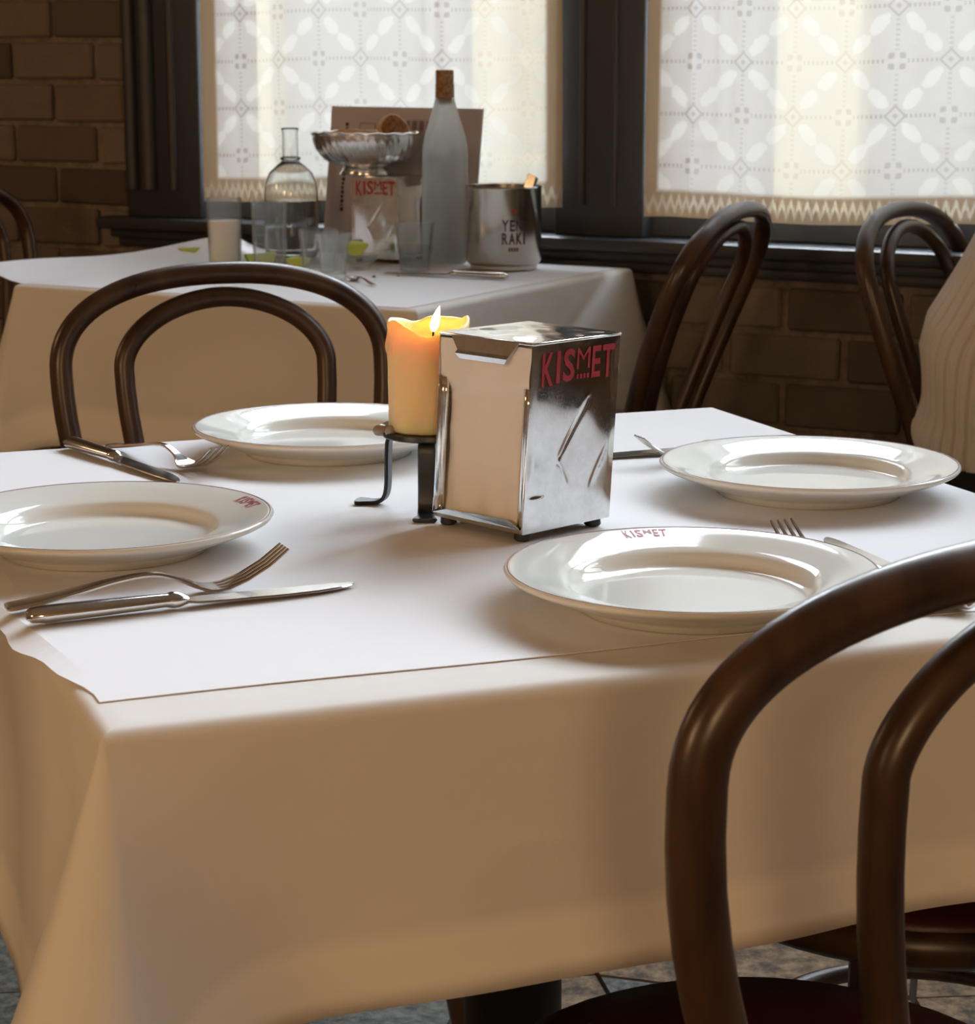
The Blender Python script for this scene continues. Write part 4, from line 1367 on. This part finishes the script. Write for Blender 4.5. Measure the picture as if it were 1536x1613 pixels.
rim = [Vector((.1055 * math.cos(a), .1055 * math.sin(a), .0795 + .0012 * math.sin(18 * a))) for a in [2 * PI * k / 96 for k in range(96)]]
obj('rim', *tube(rim, .0028, 8, closed=True), M_STEEL, bs)
def bread(loc, rot, w, h, t, label):
    r = empty('bread_slice', loc)
    r.rotation_euler = rot
    prop(r, label, 'bread', 'bread slices in the basket')
    n = 28
    outl = []
    for k in range(n):
        a = 2 * PI * k / n
        x = math.copysign(abs(math.cos(a)) ** .8, math.cos(a)) * w / 2
        z = math.copysign(abs(math.sin(a)) ** .7, math.sin(a)) * h / 2 * (1.0 if math.sin(a) > 0 else .75)
        outl.append((x, z))
    V = [Vector((x * .93, -t / 2, z * .93)) for x, z in outl] + [Vector((x * .93, t / 2, z * .93)) for x, z in outl] + [Vector((0, -t / 2 - .001, 0)), Vector((0, t / 2 + .001, 0))]
    F = [(k, (k + 1) % n, 2 * n) for k in range(n)] + [(n + k, n + (k + 1) % n, 2 * n + 1) for k in range(n)]
    obj('crumb', V, F, M_CRUMB, r, smooth=False)
    V = [Vector((x * .93, -t / 2, z * .93)) for x, z in outl] + [Vector((x, -t / 2 + .002, z)) for x, z in outl] + [Vector((x, t / 2 - .002, z)) for x, z in outl] + [Vector((x * .93, t / 2, z * .93)) for x, z in outl]
    F = [(i * n + k, i * n + (k + 1) % n, (i + 1) * n + (k + 1) % n, (i + 1) * n + k) for i in range(3) for k in range(n)]
    obj('crust', V, F, M_CRUST, r)
    return r
bread((bkx + .052, bky - .012, bkz + .083), (math.radians(-14), math.radians(38), math.radians(18)), .060, .060, .018, 'brown bread slice standing upright at the right of the basket')
bread((bkx - .010, bky - .022, bkz + .064), (math.radians(58), math.radians(6), math.radians(-12)), .100, .066, .018, 'flat brown bread slice lying across the basket')
bread((bkx - .018, bky + .034, bkz + .062), (math.radians(66), math.radians(-8), math.radians(20)), .092, .062, .016, 'bread slice at the back of the basket under the others')

# menu card leaning on the ledge
mt0, mt1 = -2.425, -2.075
mc = empty('menu_card', RW((mt0 + mt1) / 2, 3.680, Z2), -AR)
prop(mc, 'grey menu card propped upright behind the bread basket', 'menu')
mw, mh, lean_ = (mt1 - mt0) / 2, .292, .046
def card_pt(x, z, off=0.0):
    k = z / mh
    return Vector((x, lean_ * k - off, z))
V = [card_pt(-mw * .955, 0), card_pt(mw, 0), card_pt(mw, mh * .995), card_pt(-mw, mh)]
V += [q + Vector((0, .0035, 0)) for q in V]
obj('card', V, [(0, 1, 2, 3), (7, 6, 5, 4), (0, 4, 5, 1), (1, 5, 6, 2), (2, 6, 7, 3), (3, 7, 4, 0)], M_CARD, mc, smooth=False)
def print_bars(name, rects, m):
    parts = [([card_pt(x0, z0, .0007), card_pt(x1, z0, .0007), card_pt(x1, z1, .0007), card_pt(x0, z1, .0007)], [(0, 1, 2, 3)]) for (x0, x1, z0, z1) in rects]
    return obj(name, *join(*parts), m, mc, smooth=False)
rnd = random.Random(2)
rects, z = [], .085
while z < .262:
    h = rnd.uniform(.004, .008)
    rects.append((-mw + .037, -mw + .037 + rnd.uniform(.005, .008), z, z + h))
    z += h + .0022
print_bars('vertical_print', rects, M_INK)
rects, x = [], -mw + .13
while x < mw - .08:
    wd = rnd.uniform(.006, .012)
    rects.append((x, x + wd, .246, .266)); x += wd + .006
print_bars('title_print', rects, M_FAINT)
print_bars('box_print', [(-mw + .07, -mw + .108, .258, .260), (-mw + .07, -mw + .108, .238, .240), (-mw + .07, -mw + .072, .238, .260), (-mw + .106, -mw + .108, .238, .260)], M_FAINT)
print_bars('panel_print', [(-mw + .002, -mw + .022, .03, .25)], mat('pale_stripe', (.48, .43, .46), .7))
print_bars('text_print', [(mw - .12 + .012 * k, mw - .112 + .012 * k, .175, .186) for k in range(8)], M_FAINT)

# limes, glass dish, spoon, knife
def lime(loc, rz, tilt, L, label, rr=.021):
    r = empty('lime_wedge', Vector(loc) + Vector((0, 0, .005)))
    r.rotation_euler = (tilt, 0, rz)
    prop(r, label, 'lime', 'lime wedges')
    V, F = [], []
    nl, na = 12, 8
    for i in range(nl + 1):
        s = i / nl
        rad = rr * max(.03, math.sin(PI * s)) ** .7
        for k in range(na + 1):
            a = math.radians(-40 + 80 * k / na) - PI / 2
            V.append(Vector((L * (s - .5), rad * math.cos(a), rad * math.sin(a) + rr)))
    F = [(i * (na + 1) + k, i * (na + 1) + k + 1, (i + 1) * (na + 1) + k + 1, (i + 1) * (na + 1) + k) for i in range(nl) for k in range(na)]
    rd = obj('rind', V, F, M_RIND, r)
    V2, F2 = [], []
    for i in range(nl + 1):
        s = i / nl
        rad = rr * max(.03, math.sin(PI * s)) ** .7 * .99
        a0_, a1_ = math.radians(-40) - PI / 2, math.radians(40) - PI / 2
        V2 += [Vector((L * (s - .5), rad * math.cos(a0_), rad * math.sin(a0_) + rr)), Vector((L * (s - .5), 0, rr)), Vector((L * (s - .5), rad * math.cos(a1_), rad * math.sin(a1_) + rr))]
    F2 = [(i * 3 + k, i * 3 + k + 1, (i + 1) * 3 + k + 1, (i + 1) * 3 + k) for i in range(nl) for k in range(2)]
    obj('flesh', V2, F2, M_LIME, r)
    return r
dish = empty('glass_dish', (-0.240, 4.070, Z2))
prop(dish, 'little clear glass dish holding a lime wedge', 'dish')
lathe_obj('dish_body', [(0, 0), (.018, 0), (.020, .002), (.021, .006), (.030, .014), (.0365, .026), (.0355, .0268), (.028, .016), (.018, .008), (0, .0075)], M_GLASS, dish, 32)
lime((-0.252, 4.066, Z2 + .030), .35, math.radians(62), .046, 'lime wedge standing in the little glass dish', .026)
lime((-0.455, 4.135, Z2), .9, math.radians(40), .045, 'lime wedge on the paper right of the cloudy drink', .024)
lime((-0.412, 4.135, Z2), -.5, math.radians(60), .050, 'lime wedge seen through the tall empty glass', .030)
lime((-0.358, 4.070, Z2), .2, math.radians(55), .046, 'lime wedge between the tall empty glass and the wide tumbler', .026)
lime((-0.598, 4.330, Z2), .3, math.radians(30), .045, 'lime wedge alone at the far left of the window table', .014)
knife(0.036, 3.855, math.atan2(.115, -.232), 'table knife lying in front of the ice bucket', z=Z2 + .0006, group='cutlery on the window table', sc=1.04)
sp_ = empty('teaspoon', (-0.196, 3.745, Z2))
sp_.rotation_euler = (0, 0, math.atan2(.085, -.035))
prop(sp_, 'steel teaspoon beside the flared glass', 'spoon', 'cutlery on the window table')
obj('handle', *strip([((0, 0, .002), .004), ((.02, 0, .003), .0045), ((.05, 0, .007), .0028), ((.075, 0, .009), .002), ((.092, 0, .005), .003)], (0, 1, 0), .002), M_STEEL, sp_, sharp=40)
V, F = [], []
for j in range(7):
    t = j / 6
    for k in range(20):
        a = 2 * PI * k / 20
        V.append(Vector((.108 + .020 * t * math.cos(a), .0125 * t * math.sin(a), .001 + .006 * t * t)))
F = [(j * 20 + k, j * 20 + (k + 1) % 20, (j + 1) * 20 + (k + 1) % 20, (j + 1) * 20 + k) for j in range(6) for k in range(20)]
so_ = obj('bowl', V, F, M_STEEL, sp_)
md = so_.modifiers.new('t', 'SOLIDIFY'); md.thickness = .0012; md.offset = 1
for (x, y, s, lab) in ((-0.205, 3.900, .0035, 'larger dark crumb on the paper near the teaspoon'), (-0.162, 3.915, .002, 'tiny dark crumb on the paper by the water glass')):
    v, f = lathe([(0, 0), (s, .0003), (s * .9, s * .6), (s * .3, s * .9), (0, s * .9)], 9)
    o_ = obj('bread_crumb', [q + Vector((random.uniform(-.0004, .0004), random.uniform(-.0004, .0004), 0)) for q in v], f, M_INK)
    o_.location = (x, y, Z2)
    prop(o_, lab, 'crumb')

# ------------------------------------------------------------------ person in the ribbed sweater, mostly outside the frame
PB = Vector((0.950, 3.545, 0))
def PP(f, s, z):                       # f forward (along the wall to the right), s to the viewer's side
    return WV * (f - .020) - NV * (s + .062) + Vector((0, 0, z))
person = empty('person', PB)
prop(person, 'seated person in a beige ribbed sweater and black trousers, cut off by the right edge', 'person')
def skinned(name, nodes, edges, m, root=0, sub=2):
    me = bpy.data.meshes.new(name)
    me.from_pydata([tuple(p) for p, r in nodes], edges, [])
    o = link(name, me, m, person)
    md = o.modifiers.new('skin', 'SKIN')
    md.use_smooth_shade = True
    for i, (p, r) in enumerate(nodes):
        sv = me.skin_vertices[0].data[i]
        sv.radius = r if isinstance(r, tuple) else (r, r)
        sv.use_root = (i == root)
    s = o.modifiers.new('sub', 'SUBSURF')
    s.levels = s.render_levels = sub
    return o
# body: head, neck, hands (one surface inside the clothes)
nodes = [(PP(-.03, 0, .60), .11), (PP(.06, 0, .80), .10), (PP(.15, 0, 1.00), .11), (PP(.21, 0, 1.12), .055), (PP(.26, 0, 1.20), .060), (PP(.29, 0, 1.27), .088), (PP(.29, 0, 1.36), .070),
         (PP(.16, .17, 1.03), .055), (PP(.085, .245, .74), .042), (PP(.33, .20, .72), .034), (PP(.40, .18, .735), .028), (PP(.47, .16, .74), .022),
         (PP(.16, -.17, 1.03), .055), (PP(.10, -.17, .76), .042), (PP(.33, -.16, .75), .034), (PP(.39, -.14, .755), .028), (PP(.46, -.12, .76), .022)]
skinned('body', nodes, [(0, 1), (1, 2), (2, 3), (3, 4), (4, 5), (5, 6), (2, 7), (7, 8), (8, 9), (9, 10), (10, 11), (2, 12), (12, 13), (13, 14), (14, 15), (15, 16)], M_SKIN)
hd = PP(.285, 0, 1.325)
V, F = lathe([(0, .118), (.05, .108), (.085, .075), (.100, .03), (.098, -.02), (.088, -.06), (.070, -.095), (.05, -.10)], 28)
obj('hair', [Vector((q.x * .95 - .012, q.y * .92 + .010, q.z)) + hd for q in V], F, M_HAIR, person)
# trousers
nodes = [(PP(-.02, 0, .56), (.125, .15)), (PP(.02, .10, .545), .098), (PP(.40, .13, .555), .080), (PP(.44, .13, .30), .060), (PP(.42, .13, .06), .050), (PP(.02, -.10, .545), .098), (PP(.40, -.13, .555), .080), (PP(.44, -.13, .30), .060), (PP(.42, -.13, .06), .050)]
skinned('trousers', nodes, [(0, 1), (1, 2), (2, 3), (3, 4), (0, 5), (5, 6), (6, 7), (7, 8)], M_TROUSERS)
for sgn in (1, -1):
    obj('shoe', *tube(smooth_path([PP(.36, sgn * .13, .035), PP(.42, sgn * .13, .045), PP(.52, sgn * .13, .032), PP(.58, sgn * .13, .025)], 4), [.03] * 4 + [.042] * 5 + [.034] * 3 + [.022], 12, flat=(1, .75)), M_BLACK, person)

def ribbed_sweater():
    """torso shell with knitted ribs as relief, plus the near sleeve"""
    parts = []
    def shell(axis, nz, na, rib, nrib, ph=0.0):
        V, F = [], []
        n = len(axis)
        from bisect import bisect
        for j in range(nz + 1):
            t = j / nz * (n - 1)
            i = min(int(t), n - 2)
            fr_ = t - i
            fr_ = fr_ * fr_ * (3 - 2 * fr_)
            c = axis[i][0].lerp(axis[i + 1][0], fr_)
            ra = axis[i][1] + (axis[i + 1][1] - axis[i][1]) * fr_
            rb = axis[i][2] + (axis[i + 1][2] - axis[i][2]) * fr_
            tg_ = (axis[i + 1][0] - axis[i][0]).normalized()
            sd = -NV
            fw = sd.cross(tg_).normalized()
            for k in range(na):
                a = 2 * PI * k / na
                q = nrib * a / (2 * PI)
                d = rib * (1 - 2.2 * abs(math.sin(q * PI)) ** 14 + .25 * math.cos(q * 6 * PI))
                fold = .005 * math.sin(j / nz * 17 + 1.8 * math.cos(a + ph) + ph) + .004 * math.sin(j / nz * 29 - 2.6 * math.sin(a) + 1)
                V.append(c + sd * ((ra + d + fold) * math.cos(a)) + fw * ((rb + d + fold) * math.sin(a)))
        for j in range(nz):
            for k in range(na):
                l = (k + 1) % na
                F.append((j * na + k, j * na + l, (j + 1) * na + l, (j + 1) * na + k))
        F.append(tuple(range(na))[::-1])
        F.append(tuple(nz * na + k for k in range(na)))
        return V, F
    torso = [(PP(-.02, 0, .500), .205, .160), (PP(-.02, 0, .56), .222, .170), (PP(-.012, 0, .67), .214, .172), (PP(.045, 0, .82), .196, .150), (PP(.13, 0, .98), .205, .140), (PP(.18, 0, 1.07), .150, .100), (PP(.205, 0, 1.11), .075, .070)]
    obj('sweater_body', *shell(torso, 70, 704, .0036, 44), M_KNIT, person)
    for sgn, el, wr in ((1, PP(.085, .255, .73), PP(.36, .19, .72)), (-1, PP(.10, -.16, .76), PP(.33, -.16, .75))):
        slv = [(PP(.15, sgn * .13, 1.04), .055, .065), (PP(.13, (sgn * .185 if sgn > 0 else -.15), 1.00), .072, .078), (PP(.13, (sgn * .185 if sgn > 0 else -.15), 1.00).lerp(el, .5), .064, .070), (PP(.13, (sgn * .185 if sgn > 0 else -.15), 1.00).lerp(el, .9), .062, .072), (el + Vector((0, 0, -.035)) + WV * .02, .055, .055)]
        obj('sleeve', *shell(slv, 50, 320, .0032, 20, 1.3), M_KNIT, person)
        fa = [(el + WV * -.01 + Vector((0, 0, -.01)), .055, .060), (el.lerp(wr, .4), .056, .056), (el.lerp(wr, .85), .046, .046), (wr, .040, .040)]
        obj('sleeve_cuff', *shell(fa, 30, 288, .003, 18, .4), M_KNIT, person)
ribbed_sweater()
